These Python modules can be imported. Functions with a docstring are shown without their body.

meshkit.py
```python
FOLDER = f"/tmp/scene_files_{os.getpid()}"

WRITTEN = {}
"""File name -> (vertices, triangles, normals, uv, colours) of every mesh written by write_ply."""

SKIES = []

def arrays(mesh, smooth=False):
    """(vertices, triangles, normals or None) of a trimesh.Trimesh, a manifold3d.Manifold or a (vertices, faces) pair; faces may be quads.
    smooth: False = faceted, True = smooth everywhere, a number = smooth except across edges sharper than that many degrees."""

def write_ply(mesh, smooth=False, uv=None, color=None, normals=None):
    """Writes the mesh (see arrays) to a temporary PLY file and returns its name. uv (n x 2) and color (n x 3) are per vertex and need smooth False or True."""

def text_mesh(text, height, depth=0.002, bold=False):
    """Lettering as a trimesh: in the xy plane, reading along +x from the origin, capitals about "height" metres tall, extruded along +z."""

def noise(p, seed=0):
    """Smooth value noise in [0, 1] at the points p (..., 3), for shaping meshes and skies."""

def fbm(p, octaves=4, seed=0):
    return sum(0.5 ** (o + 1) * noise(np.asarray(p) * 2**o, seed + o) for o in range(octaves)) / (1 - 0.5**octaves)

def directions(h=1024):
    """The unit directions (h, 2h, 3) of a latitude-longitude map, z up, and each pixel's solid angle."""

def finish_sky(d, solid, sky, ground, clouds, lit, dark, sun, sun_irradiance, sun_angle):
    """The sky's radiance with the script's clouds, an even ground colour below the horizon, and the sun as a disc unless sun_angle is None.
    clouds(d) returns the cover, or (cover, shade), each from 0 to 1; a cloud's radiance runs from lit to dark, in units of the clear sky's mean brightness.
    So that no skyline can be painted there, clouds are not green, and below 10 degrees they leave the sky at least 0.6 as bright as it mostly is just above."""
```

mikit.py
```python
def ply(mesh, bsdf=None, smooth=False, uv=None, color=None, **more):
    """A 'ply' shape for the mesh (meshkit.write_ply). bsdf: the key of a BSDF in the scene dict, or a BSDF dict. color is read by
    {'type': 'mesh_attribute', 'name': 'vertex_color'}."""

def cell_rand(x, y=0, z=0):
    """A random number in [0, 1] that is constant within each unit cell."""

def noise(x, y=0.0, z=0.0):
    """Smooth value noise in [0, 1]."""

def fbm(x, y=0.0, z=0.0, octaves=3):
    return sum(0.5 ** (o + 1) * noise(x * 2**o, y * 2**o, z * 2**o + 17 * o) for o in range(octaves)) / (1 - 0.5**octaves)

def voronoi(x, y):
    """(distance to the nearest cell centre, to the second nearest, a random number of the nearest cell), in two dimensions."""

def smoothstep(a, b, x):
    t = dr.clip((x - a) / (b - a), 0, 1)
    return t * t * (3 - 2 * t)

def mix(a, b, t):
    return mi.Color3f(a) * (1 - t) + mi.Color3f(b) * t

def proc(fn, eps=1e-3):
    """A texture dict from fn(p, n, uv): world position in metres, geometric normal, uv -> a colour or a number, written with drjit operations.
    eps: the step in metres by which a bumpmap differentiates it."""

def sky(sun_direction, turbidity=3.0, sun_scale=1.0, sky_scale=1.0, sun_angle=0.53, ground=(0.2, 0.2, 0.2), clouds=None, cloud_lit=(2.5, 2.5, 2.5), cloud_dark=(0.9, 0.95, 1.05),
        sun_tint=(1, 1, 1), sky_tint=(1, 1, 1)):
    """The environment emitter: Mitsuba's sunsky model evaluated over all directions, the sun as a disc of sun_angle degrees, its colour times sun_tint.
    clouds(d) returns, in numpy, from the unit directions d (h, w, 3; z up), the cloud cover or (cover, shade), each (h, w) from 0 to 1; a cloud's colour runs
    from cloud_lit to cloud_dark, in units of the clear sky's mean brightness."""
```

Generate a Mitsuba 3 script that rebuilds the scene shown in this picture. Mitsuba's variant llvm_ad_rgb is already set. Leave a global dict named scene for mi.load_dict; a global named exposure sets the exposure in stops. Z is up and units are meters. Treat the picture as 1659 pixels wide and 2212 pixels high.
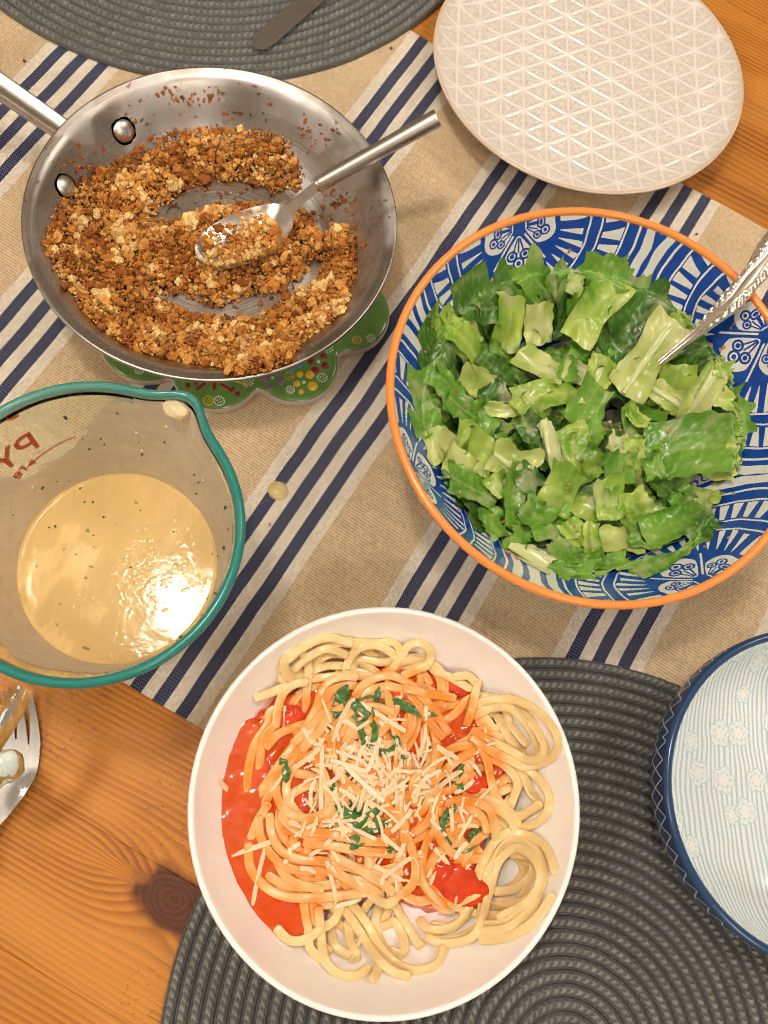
import math, numpy as np, trimesh, mitsuba as mi, drjit as dr, mikit, meshkit
from shapely.geometry import Polygon, Point, box
from mikit import noise, fbm, voronoi, smoothstep, mix, proc, cell_rand
T = mi.ScalarTransform4f
rng = np.random.default_rng(7)
scene, labels = {'type': 'scene'}, {}

# ---------------------------------------------------------------- camera (phone held above the table, leaning and slightly rolled)
EYE = np.array([0, 0, .47]); PITCH, ROLL, FOCAL = math.radians(16.886), math.radians(20.349), 1944.1 / 1659
FWD = np.array([0, math.sin(PITCH), -math.cos(PITCH)]); _u = np.array([0, math.cos(PITCH), math.sin(PITCH)]); _r = np.array([1., 0, 0])
RIGHT = math.cos(ROLL) * _r + math.sin(ROLL) * _u; UP = -math.sin(ROLL) * _r + math.cos(ROLL) * _u
scene['camera'] = {'type': 'perspective', 'fov': 2 * math.degrees(math.atan(.5 / FOCAL)), 'fov_axis': 'x', 'near_clip': .01, 'far_clip': 50.,
                   'to_world': T().look_at(origin=EYE.tolist(), target=(EYE + FWD).tolist(), up=UP.tolist())}
exposure = 1.78

# ---------------------------------------------------------------- light: unseen warm bulbs overhead, unseen cool window and ceiling lamps, pale room around
def rgb(*c): return {'type': 'rgb', 'value': [float(x) for x in c]}
scene['wall_paint'] = {'type': 'twosided', 'bsdf': {'type': 'diffuse', 'reflectance': rgb(.62, .57, .50)}}
scene['ceiling_paint'] = {'type': 'twosided', 'bsdf': {'type': 'diffuse', 'reflectance': rgb(.86, .84, .80)}}
BULB = (50., 44.5, 37.5); WINDOW = (2.5, 3.2, 4.3); SHADE = (5.6, 5.05, 4.45)

# ---------------------------------------------------------------- helpers
_used = {}
def add(name, mesh, bsdf, parent=None, label=None, cat=None, group=None, kind=None, smooth=35, **kw):
    base = name if parent is None else parent + '__' + name
    n = _used.get(base, 0); _used[base] = n + 1
    k = base if n == 0 else f'{base}_{n:03d}'
    if isinstance(mesh, dict): scene[k] = mesh
    else: scene[k] = mikit.ply(mesh, bsdf, smooth=smooth, **kw)
    d = {a: b for a, b in (('label', label), ('category', cat), ('group', group), ('kind', kind)) if b}
    if d: labels[k] = d
    return k
def thing(name, label, cat, group=None):
    n = _used.get(name, 0); _used[name] = n + 1
    k = name if n == 0 else f'{name}_{n:03d}'
    labels[k] = {'label': label, 'category': cat}
    if group: labels[k]['group'] = group
    return k
def at(u, v, z=0.):
    """the point at height z seen at (u, v) of the photograph (1659 wide)"""
    d = (u - 829.5) / 1659 / FOCAL * RIGHT - (v - 1106) / 1659 / FOCAL * UP + FWD
    return EYE + d * (EYE[2] - z) / -d[2]
def cat_(*ms):
    ms = [(np.asarray(m[0]), np.asarray(m[1])) if isinstance(m, tuple) else (np.array(m.vertices), np.array(m.faces)) for m in ms]
    n = np.cumsum([0] + [len(m[0]) for m in ms])
    return np.vstack([m[0] for m in ms]), np.vstack([m[1] + a for m, a in zip(ms, n)])
def smooth_pts(p, n):
    """Catmull-Rom through the rows of p, n samples evenly spaced in arc length"""
    p = np.asarray(p, float); q = np.vstack([2 * p[0] - p[1], p, 2 * p[-1] - p[-2]]); out = []
    t = np.linspace(0, 1, 12, endpoint=False)[:, None]
    for i in range(len(p) - 1):
        a, b, c, d = q[i:i + 4]
        out.append(.5 * (2 * b + (c - a) * t + (2 * a - 5 * b + 4 * c - d) * t**2 + (3 * b - a - 3 * c + d) * t**3))
    o = np.vstack(out + [p[-1:]]); s = np.r_[0, np.cumsum(np.linalg.norm(np.diff(o, axis=0), axis=1))]
    x = np.linspace(0, s[-1], n)
    return np.stack([np.interp(x, s, o[:, k]) for k in range(p.shape[1])], 1)
def grid_faces(nu, nv, wrap_u=False, wrap_v=False):
    iu = np.arange(nu if wrap_u else nu - 1); iv = np.arange(nv if wrap_v else nv - 1)
    a, b = np.meshgrid(iu, iv, indexing='ij'); a2, b2 = (a + 1) % nu, (b + 1) % nv
    q = np.stack([a * nv + b, a2 * nv + b, a2 * nv + b2, a * nv + b2], -1).reshape(-1, 4)
    return np.vstack([q[:, [0, 1, 2]], q[:, [0, 2, 3]]])
def frame(center, normal=(0, 0, 1)):
    n = np.asarray(normal, float); n = n / np.linalg.norm(n)
    x = np.array([1., 0, 0]) - n[0] * n; x /= np.linalg.norm(x)
    return np.stack([x, np.cross(n, x), n]), np.asarray(center, float)
def lathe(profile, n, center=(0, 0, 0), normal=(0, 0, 1), closed=False):
    """profile rows (radius, height), outward faces when the profile runs counter-clockwise seen with r right, z up"""
    p = np.asarray(profile, float); m = len(p); th = np.arange(n) * 2 * np.pi / n
    v = np.stack([np.outer(np.cos(th), p[:, 0]), np.outer(np.sin(th), p[:, 0]), np.tile(p[:, 1], (n, 1))], -1).reshape(-1, 3)
    M, c = frame(center, normal)
    f = grid_faces(n, m, True, closed)[:, ::-1]; q = np.roll(p, -1, 0)
    if closed and (p[:, 0] * q[:, 1] - q[:, 0] * p[:, 1]).sum() > 0: f = f[:, ::-1]
    return v @ M + c, f
def sweep(path, section, up=None, scale=None, caps=True):
    """closed 2-D section (k x 2: side, up) carried along the path"""
    path = np.asarray(path, float); n, k = len(path), len(section); t = np.gradient(path, axis=0); t /= np.linalg.norm(t, axis=1, keepdims=True) + 1e-12
    up = np.tile([0, 0, 1.], (n, 1)) if up is None else np.broadcast_to(np.asarray(up, float), (n, 3))
    side = np.cross(t, up); side /= np.linalg.norm(side, axis=1, keepdims=True) + 1e-12; w = np.cross(side, t)
    s = np.ones((n, 2)) if scale is None else np.asarray(scale, float).reshape(n, -1) * np.ones((1, 2))
    sec = np.asarray(section, float)
    v = (path[:, None] + side[:, None] * (sec[None, :, :1] * s[:, None, :1]) + w[:, None] * (sec[None, :, 1:] * s[:, None, 1:])).reshape(-1, 3)
    f = [grid_faces(n, k, False, True)[:, ::-1]]
    if caps:
        v = np.vstack([v, path[:1], path[-1:]]); i = np.arange(k); j = (i + 1) % k
        f += [np.stack([np.full(k, n * k), j, i], 1), np.stack([np.full(k, n * k + 1), (n - 1) * k + i, (n - 1) * k + j], 1)]
    m = trimesh.Trimesh(v, np.vstack(f), process=False)
    if m.volume < 0: m.invert()
    return np.array(m.vertices), np.array(m.faces)
def ell(k, a, b, p=1.0):
    th = np.arange(k) * 2 * np.pi / k; c, s = np.cos(th), np.sin(th)
    return np.stack([a * np.sign(c) * abs(c)**p, b * np.sign(s) * abs(s)**p], 1)
def VC(rough=.5, **more): return {'type': 'principled', 'base_color': {'type': 'mesh_attribute', 'name': 'vertex_color'}, 'roughness': rough, **more}
def vnoise(p, scale, seed=0, octaves=3): return meshkit.fbm(np.asarray(p) * scale + 31.7 * (seed + 1), octaves, seed)

# ---------------------------------------------------------------- unseen room pieces, placed to bounce light and show in the steel
def quad(a, b, c, d): return np.array([a, b, c, d], float), np.array([[0, 1, 2], [0, 2, 3]])
RX0, RX1, RY0, RY1, RZ0, RZ1 = -2.2, 2.4, -2.2, 2.6, -.75, 1.75
add('ceiling', quad((RX0, RY0, RZ1), (RX0, RY1, RZ1), (RX1, RY1, RZ1), (RX1, RY0, RZ1)), 'ceiling_paint', kind='structure', smooth=False)
add('floor', quad((RX0, RY0, RZ0), (RX1, RY0, RZ0), (RX1, RY1, RZ0), (RX0, RY1, RZ0)), 'wall_paint', kind='structure', smooth=False)
for a, b in (((RX0, RY0), (RX1, RY0)), ((RX1, RY0), (RX1, RY1)), ((RX1, RY1), (RX0, RY1)), ((RX0, RY1), (RX0, RY0))):
    add('wall', quad((*a, RZ0), (*a, RZ1), (*b, RZ1), (*b, RZ0)), 'wall_paint', kind='structure', smooth=False)
w = thing('window', 'unseen cool daylit window in the wall behind the right shoulder', 'window')
add('pane', quad((RX1 - .02, -1.5, .1), (RX1 - .02, -.2, .1), (RX1 - .02, -.2, 1.3), (RX1 - .02, -1.5, 1.3)), 'wall_paint', w, smooth=False)
scene[w + '__pane']['emitter'] = {'type': 'area', 'radiance': rgb(*WINDOW)}  # out of view, placed for the bluish reflections in the steel
scene[w + '__pane']['flip_normals'] = False
scene['brass'] = {'type': 'roughconductor', 'material': 'Cu', 'alpha': .25}
c = thing('unseen_pendant_lamp', 'unseen hanging lamp with three warm round bulbs above the table', 'lamp')
HUB = np.array([-.29, .20, 1.30])  # lamp out of view, placed for the highlight on the dressing
for i in range(3):
    a = math.radians(20 + 120 * i); p = HUB + .040 * np.array([math.cos(a), math.sin(a), 0])
    s = trimesh.creation.icosphere(3, .034); s.apply_translation(p)
    k = add('bulb', s, 'ceiling_paint', c, smooth=True); scene[k]['emitter'] = {'type': 'area', 'radiance': rgb(*BULB)}
    add('arm', sweep(smooth_pts([HUB + [0, 0, .12], (HUB + p) / 2 + [0, 0, .07], p + [0, 0, .05]], 10), ell(8, .006, .006)), 'brass', c)
add('rod', trimesh.creation.cylinder(.008, segment=[HUB + [0, 0, .1], [HUB[0], HUB[1], RZ1 - .001]]), 'brass', c)
for x, y, lb in ((.85, 1.05, 'unseen round white ceiling lamp beyond the plate'), (-1.15, -.75, 'unseen round white ceiling lamp behind the left shoulder'), (.75, -.9, 'unseen round white ceiling lamp behind the right shoulder')):
    k = thing('unseen_ceiling_lamp', lb, 'lamp'); th = np.arange(40) * 2 * np.pi / 40  # out of view, placed to soften the shadows on the table
    V = np.vstack([np.column_stack([x + .25 * np.cos(th), y + .25 * np.sin(th), np.full(40, RZ1 - .05)]), [[x, y, RZ1 - .05]]]); i = np.arange(40)
    add('diffuser', (V, np.stack([np.full(40, 40), (i + 1) % 40, i], 1)), 'ceiling_paint', k, smooth=False); scene[k + '__diffuser']['emitter'] = {'type': 'area', 'radiance': rgb(*SHADE)}
    add('frame', lathe([(.25, RZ1 - .055), (.265, RZ1 - .055), (.265, RZ1 - .001), (.25, RZ1 - .001)], 40, (x, y, 0), closed=True), 'brass', k)

# ---------------------------------------------------------------- table of pine planks
GR = math.radians(-9.3); GD = np.array([math.cos(GR), math.sin(GR)]); GN = np.array([-math.sin(GR), math.cos(GR)])
KNOT = (-.0175, -.0785)
def wood(p, n, uv):
    u = p.x * GD[0] + p.y * GD[1]; v = p.x * GN[0] + p.y * GN[1]
    pl = dr.floor((v + .0683) / .0645); r = cell_rand(pl, 3); r2 = cell_rand(pl, 9)
    ku = u - KNOT[0]; kv = v - KNOT[1]; k2 = dr.sqrt(dr.square(ku * .72) + dr.square(kv) + 1e-8)
    k = dr.exp(-dr.square(ku / .030) - dr.square(kv / .021))
    vv = v + .016 * k * dr.select(kv > 0, 1., -1.) * dr.minimum(1., dr.abs(kv) / .004) + .0045 * (noise(u * 7 + r * 40, v * 16) - .5) + .0016 * (noise(u * 24, v * 60 + 9) - .5)
    f = (vv + .010 * (noise(u * 5 + r * 11, v * 9 + 4) - .5)) * (215 + 130 * r2) + r * 31
    band = f - dr.floor(f); ring = smoothstep(.1, .82, band) * (1 - smoothstep(.86, 1., band))
    wide = noise(vv * 95 + r * 17, u * 2.5)
    fib = fbm(u * 60, v * 2600, 0, 2); speck = smoothstep(.84, .90, noise(u * 330 + 60 * noise(u * 30, v * 30), v * 1150)) * smoothstep(.45, .6, noise(u * 26, v * 34))
    c = mix((.58, .235, .034), (.31, .090, .010), dr.clip(.72 * ring * (.45 + .75 * wide) + .22 * wide, 0, 1))
    c = c * (.80 + .30 * r) * (.84 + .32 * fib)
    c = mix(c, mi.Color3f(.62, .27, .06), .4 * smoothstep(.55, .8, noise(u * 14 + 3, v * 34)))
    c = mix(c, mi.Color3f(.12, .04, .012), .62 * speck)
    kn = smoothstep(.0165, .0100, k2 + .006 * (noise(u * 170, v * 170) - .5)); kr = .5 + .5 * dr.sin(k2 * 2600 + 4 * noise(u * 200, v * 200))
    c = mix(c, mix((.055, .014, .007), (.110, .028, .011), kr), .94 * kn)
    c = mix(c, mi.Color3f(.20, .060, .016), .6 * smoothstep(.022, .013, k2 + .006 * noise(u * 120, v * 200)) * (1 - kn))
    gap = dr.abs((v + .0683) / .0645 - dr.floor((v + .0683) / .0645) - .5) * 2
    return c
def wood_bump(p, n, uv):
    u = p.x * GD[0] + p.y * GD[1]; v = p.x * GN[0] + p.y * GN[1]
    return .00006 * fbm(u * 50, v * 1500, 0, 2) - .00012 * smoothstep(.8, .86, noise(u * 190, v * 620)) * smoothstep(.5, .62, noise(u * 22, v * 30))
scene['pine'] = {'type': 'bumpmap', 'arbitrary': proc(wood_bump, 4e-4), 'scale': 1., 'bsdf': {'type': 'principled', 'base_color': proc(wood), 'roughness': .42, 'specular': .28}}
tab = thing('table', 'orange pine plank table under the whole meal', 'table')
PW = .0645
for i in range(-6, 14):
    v0 = -.0683 + PW * i; b = trimesh.creation.box((1.5, PW - .0005, .028))
    x = np.array(b.vertices)
    sub = [(-.75, -.014)]; h, q = PW / 2 - .00004, .00022
    sec = np.array([(-h, -.028), (h, -.028), (h, -q), (h - q, 0), (-h + q, 0), (-h, -q)])
    path = np.array([[-.8, 0, 0], [.85, 0, 0]]); V, F = sweep(path, sec)
    V = np.stack([V[:, 0] * GD[0] + (V[:, 1] + v0 + PW / 2) * GN[0], V[:, 0] * GD[1] + (V[:, 1] + v0 + PW / 2) * GN[1], V[:, 2]], 1)
    add('plank', (V, F), 'pine', tab, smooth=False)

# ---------------------------------------------------------------- striped runner
SA = math.radians(77.75); SN = np.array([math.sin(SA), -math.cos(SA)]); SD = np.array([math.cos(SA), math.sin(SA)])
E0 = [-.4505, -.3600, -.2745, -.1850, -.0957, -.0045, .0863, .1765, .2665]
def runner_xy(n, t): return n * SN[0] + t * SD[0], n * SN[1] + t * SD[1]
def weave(p):
    n = p.x * SN[0] + p.y * SN[1]; t = p.x * SD[0] + p.y * SD[1]
    return n, t
def runner_col(p, nn, uv):
    n, t = weave(p); n = n + .0011 * (noise(t * 26, n * 5) - .5) + .0006 * (noise(t * 70, n * 20) - .5)
    d = mi.Float(9.)
    for e in E0: d = dr.select(n >= e, n - e, d)
    inw = d < .0458
    k = d / .00655; ki = dr.floor(k); blue = (dr.abs(ki - 2 * dr.floor(ki / 2) - 1) < .5) & (ki < 6) & inw
    # basket weave: threads about a millimetre apart, little light crossings in the blue
    a, b = n * 900, t * 620; row = dr.floor(b); a2 = a + .5 * (row - 2 * dr.floor(row / 2))
    fa, fb = a2 - dr.floor(a2) - .5, b - row - .5
    dot = smoothstep(.36, .16, dr.sqrt(dr.square(fa) + dr.square(fb * .9)))
    g = .88 + .24 * cell_rand(dr.floor(a2), row) ; sl = .95 + .1 * noise(n * 40, t * 900) 
    white = mix((.66, .60, .50), (.80, .74, .64), dot) * g
    beige = mix((.51, .39, .245), (.69, .54, .355), smoothstep(.1, .5, dr.abs(fb))) * g * sl
    navy = mix((.012, .019, .070), (.24, .24, .29), dot * smoothstep(.25, .45, cell_rand(dr.floor(a2), row, 4) + .35))
    c = dr.select(inw, white, beige); c = dr.select(blue, navy, c)
    return c * (.93 + .14 * noise(n * 60, t * 60, 5))
def runner_bump(p, nn, uv):
    n, t = weave(p); a, b = n * 900, t * 620; row = dr.floor(b); a2 = a + .5 * (row - 2 * dr.floor(row / 2))
    fa, fb = a2 - dr.floor(a2) - .5, b - row - .5
    return .00016 * dr.sqrt(dr.maximum(0., 1 - dr.square(fa * 1.9) - dr.square(fb * 1.9))) + .0003 * noise(n * 90, t * 90) + .0016 * fbm(n * 22 + 3, t * 13, 0, 2) + .0007 * smoothstep(.35, .65, noise(n * 9 + 7, t * 60))
scene['woven_cotton'] = {'type': 'bumpmap', 'arbitrary': proc(runner_bump, 2e-4), 'scale': 1., 'bsdf': {'type': 'diffuse', 'reflectance': proc(runner_col)}}
def runner_z(x, y): 
    P = np.stack([x * 14, y * 14, np.zeros_like(x)], -1)
    return .0011 + .0022 * np.maximum(0, meshkit.fbm(P, 2, 3) - .42)
NN, NT = 260, 150
nv, tv = np.meshgrid(np.linspace(-.47, .27, NN), np.linspace(0, 1, NT), indexing='ij')
lo = -.0095 + (nv + .095) * .050 + .0010 * (meshkit.noise(np.stack([nv * 30, nv * 0, nv * 0], -1)) - .5); hi = .4225 + (nv + .17) * .02 + .0035 * (meshkit.noise(np.stack([nv * 18, nv * 0 + 3, nv * 0], -1)) - .5)
tt = lo + (hi - lo) * tv; X, Y = runner_xy(nv, tt)
ed = np.minimum(np.minimum(tt - lo, hi - tt), np.minimum(nv + .47, .27 - nv)); hem = 1 - np.clip((ed - .009) / .002, 0, 1)
Z = runner_z(X, Y) + .0005 * hem
Vt = np.stack([X, Y, Z], -1).reshape(-1, 3); Ft = grid_faces(NN, NT)
idx = np.arange(NN * NT).reshape(NN, NT); loop = np.r_[idx[:, 0], idx[-1, 1:], idx[-2::-1, -1], idx[0, -2:0:-1]]
Vb = Vt[loop] * [1, 1, 0] + [0, 0, .0002]; k = len(loop); i = np.arange(k); j = (i + 1) % k
Fs = np.vstack([np.stack([loop[i], len(Vt) + i, len(Vt) + j], 1), np.stack([loop[i], len(Vt) + j, loop[j]], 1)])
run = trimesh.Trimesh(np.vstack([Vt, Vb]), np.vstack([Ft, Fs]), process=False)
if run.face_normals[0][2] < 0: run.invert()
scene['woven_cotton'] = {'type': 'twosided', 'bsdf': scene['woven_cotton']}
add('table_runner', run, 'woven_cotton', label='beige cotton table runner with groups of three navy stripes', cat='table runner', smooth=40)

# ---------------------------------------------------------------- braided round placemats
scene['braid_grey'] = VC(.42, specular=.45)
def braid_ring(cx, cy, R0, R1, zb, ns, na, pitch, last):
    Rm = (R0 + R1) / 2; nb = max(8, round(2 * np.pi * Rm / pitch)); A, S = nb * na, np.linspace(0, 1, ns)
    th, s = np.meshgrid(np.arange(A) * 2 * np.pi / A, S, indexing='ij')
    ph = th * nb / (2 * np.pi) + .55 * (1 - abs(2 * s - 1)) + .25 * (s > .5)
    d = abs(2 * s - 1); core = np.clip(1 - (d / .62)**4, 0, 1); fp = ph - np.floor(ph); bump = np.where(fp < .78, np.sin(fp / .78 * np.pi / 2)**.8, (1 - fp) / .22); rb = meshkit.noise(np.stack([np.floor(ph) * 7.31, np.floor(ph) * 0 + R0 * 5000, s * 0], -1))
    cord = np.exp(-((d - .80) / .10)**2)
    n = meshkit.noise(np.stack([th * Rm * 500, s * 3 + R0 * 900, s * 0], -1))
    z = zb + .0008 + core * (.0002 + (.0018 + .0010 * rb) * bump) + .0011 * cord * (.8 + .4 * n) + .0003 * n
    z = np.where(d > .97, zb + .0002, z)
    if last: z = np.where(s > .999, zb - .0009, z)
    r = R0 + (R1 - R0) * s + .0004 * (meshkit.noise(np.stack([th * 9, th * 0 + R0 * 70, th * 0], -1)) - .5)
    v = np.stack([cx + r * np.cos(th), cy + r * np.sin(th), z], -1).reshape(-1, 3)
    g = (.080 + core * (.050 + .16 * rb) * (.25 + .75 * bump) + .050 * cord)[..., None] * np.array([1.13, 1.17, 1.13])  # tops lighter, gaps darker: strip sheen and shade put into the colour
    m = trimesh.Trimesh(v, grid_faces(A, ns, True), process=False)
    if m.face_normals[:, 2].mean() < 0: m.invert()
    return m, g.reshape(-1, 3)
def placemat(cx, cy, R, zb, na, ns, label):
    k = thing('round_placemat', label, 'placemat', 'braided grey placemats')
    P = .0060; n = int(R / P)
    for i in range(n):
        R1 = R - i * P; m, c = braid_ring(cx, cy, R1 - P, R1, zb, ns, na, .0038, i == 0)
        add('braid_ring', m, 'braid_grey', k, smooth=False, color=c)
    V, F = lathe([(.0001, zb - .0002), (R - .002, zb - .0002)], 96, (cx, cy, 0)); 
    add('backing', (V, F), {'type': 'twosided', 'bsdf': {'type': 'diffuse', 'reflectance': rgb(.10, .105, .105)}}, k, smooth=False)
placemat(.1696, -.0807, .1895, .0022, 8, 11, 'round braided grey placemat under the pasta bowl')
placemat(-.2632, .5393, .1920, .0032, 4, 8, 'round braided grey placemat under the knife behind the skillet')

# ---------------------------------------------------------------- glazed dishes
def dish(profile_in, thick, foot):
    """closed cross-section from the inner profile (r, z from centre to rim), given wall thickness and foot (r0, r1, z)"""
    p = np.asarray(profile_in, float); d = np.gradient(p, axis=0); d /= np.linalg.norm(d, axis=1, keepdims=True)
    out = p + np.stack([d[:, 1], -d[:, 0]], 1) * np.asarray(thick).reshape(-1, 1)
    out[:, 0] = np.maximum(out[:, 0], 0); a = p[-1]; b = out[-1]; mid = (a + b) / 2; r = np.linalg.norm(b - a) / 2; t = d[-1]
    lip = [mid + (a - mid) * math.cos(q) + t * r * math.sin(q) for q in np.linspace(0, math.pi, 9)[1:-1]]
    return p, np.array(lip), out[::-1]
def prof(pts, n=48): return smooth_pts(pts, n)
scene['white_porcelain'] = {'type': 'principled', 'base_color': rgb(.90, .89, .875), 'roughness': .10, 'specular': .55, 'clearcoat': .5, 'clearcoat_gloss': .95}
PB = np.array([.0470, .0011, 0.])
pb_in = prof([(0, .0090), (.030, .0092), (.052, .0102), (.064, .0140), (.074, .0235), (.0815, .0365), (.0858, .0470)], 60)
a, l, o = dish(pb_in, np.full(60, .0030), None); o = o[o[:, 1] > .0062]
o = np.vstack([o, [[o[-1, 0] - .001, .0056], [.045, .0056], [.044, .0070], [.0001, .0070]]])
pasta_bowl = np.vstack([[[.0001, pb_in[0, 1]]], a[1:], l, o])
add('pasta_bowl', lathe(pasta_bowl, 160, PB), 'white_porcelain', label='white glossy bowl holding linguine with tomato sauce', cat='bowl', smooth=50)

# big patterned salad bowl
SB = np.array([.0776, .2092, 0.]); RIMZ = .085
sb_in = prof([(0, .0130), (.030, .0134), (.046, .0170), (.060, .0275), (.075, .0455), (.088, .0640), (.0995, .0835)], 64)
FL = [np.array([SB[0] + .099 * math.cos(a), SB[1] + .099 * math.sin(a), .0805]) for a in np.radians([42.5, 130.5, 222., 316.])]
def salad_pattern(p, nn, uv):
    best, phi = mi.Float(9.), mi.Float(0.)
    x, y = p.x - SB[0], p.y - SB[1]; rr = dr.sqrt(x * x + y * y) + 1e-6
    for f in FL:
        fx, fy = (f[0] - SB[0]) / .099, (f[1] - SB[1]) / .099
        side = (-x * fy + y * fx) ; rad = (x * fx + y * fy)
        dz = p.z - f[2]; down = dr.sqrt(dr.square(.099 - rad) + dr.square(dz)) * dr.select(rad > .2, -1., 1.)
        d = dr.sqrt(dr.square(side) + dr.square(down)) + 1e-6
        q = dr.atan2(side, down)
        phi = dr.select(d < best, q, phi); best = dr.minimum(best, d)
    wob = .0012 * (noise(p.x * 120, p.y * 120, p.z * 120) - .5)
    d = best + wob; cph = dr.maximum(dr.cos(phi), 0.); d = d / (1 + .42 * cph * cph * smoothstep(.052, .022, d))
    # three teardrop lobes round the centre, each with a trefoil on stems
    ex, ey = best * dr.cos(phi), best * dr.sin(phi); w = mi.Bool(False)
    for an, sc in ((0., 1.30), (1.22, .98), (-1.22, .98)):
        lx, ly = (ex * math.cos(an) + ey * math.sin(an)) / sc + wob * .4, (-ex * math.sin(an) + ey * math.cos(an)) / sc
        lobe = dr.square((lx - .0125) / .0088) + dr.square(ly / (.0022 + .0050 * dr.clip((lx - .003) / .011, 0, 1))) < 1
        ink = mi.Bool(False)
        for cx, cy, cr in ((.0158, 0., .0022), (.0122, .0029, .0020), (.0122, -.0029, .0020)):
            q = dr.sqrt(dr.square(lx - cx) + dr.square(ly - cy)); ink |= (dr.abs(q - cr) < .00048) | (q < .0010)
        for k in (0., .30, -.30): ink |= (dr.abs(ly - k * (lx - .003)) < .00036) & (lx > .0045) & (lx < .0112)
        w |= lobe & ~ink
    w |= (dr.abs(dr.abs(phi) - .62) < .00055 / best) & (d > .004) & (d < .0200)
    # zigzag strokes of the fan
    k = phi * 6.0; kf = dr.abs(k - dr.floor(k) - .5) * 2
    fan = (d > .0222) & (d < .0365 + .0012 * dr.cos(k * 6.283 / 3)); e = (d - .0222) / .0145
    w |= fan & (kf < .10 + .62 * e * (1.15 - .55 * e))
    w |= (d > .0376) & (d < .0387)
    # arches of ladder stripes
    k2 = phi * 8.6; k2f = dr.abs(k2 - dr.floor(k2) - .5) * 2
    w |= (d > .0440) & (d < .0450); e2 = (d - .0462) / .0105
    w |= (d > .0462) & (d < .0562) & (k2f < .42 + .3 * e2)
    w |= (d > .0568) & (d < .0578)
    w |= (d > .0628) & (d < .0640)
    # white field with rings between the arches
    g = noise(p.x * 260, p.y * 260, p.z * 200)
    w |= (d > .0668) & ~((d > .0715) & (d < .0745)) & ~((rr < .076) & (g > .5) & (g < .62))
    blue = mix((.005, .048, .30), (.009, .070, .38), noise(p.x * 300, p.y * 300, p.z * 300))
    return dr.select(w, mix((.64, .68, .66), (.72, .74, .70), noise(p.x * 90, p.y * 90, 4)), blue)
scene['patterned_glaze'] = {'type': 'principled', 'base_color': proc(salad_pattern), 'roughness': .12, 'specular': .4}
scene['orange_glaze'] = {'type': 'principled', 'base_color': rgb(.86, .29, .065), 'roughness': .2, 'specular': .5}
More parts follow.
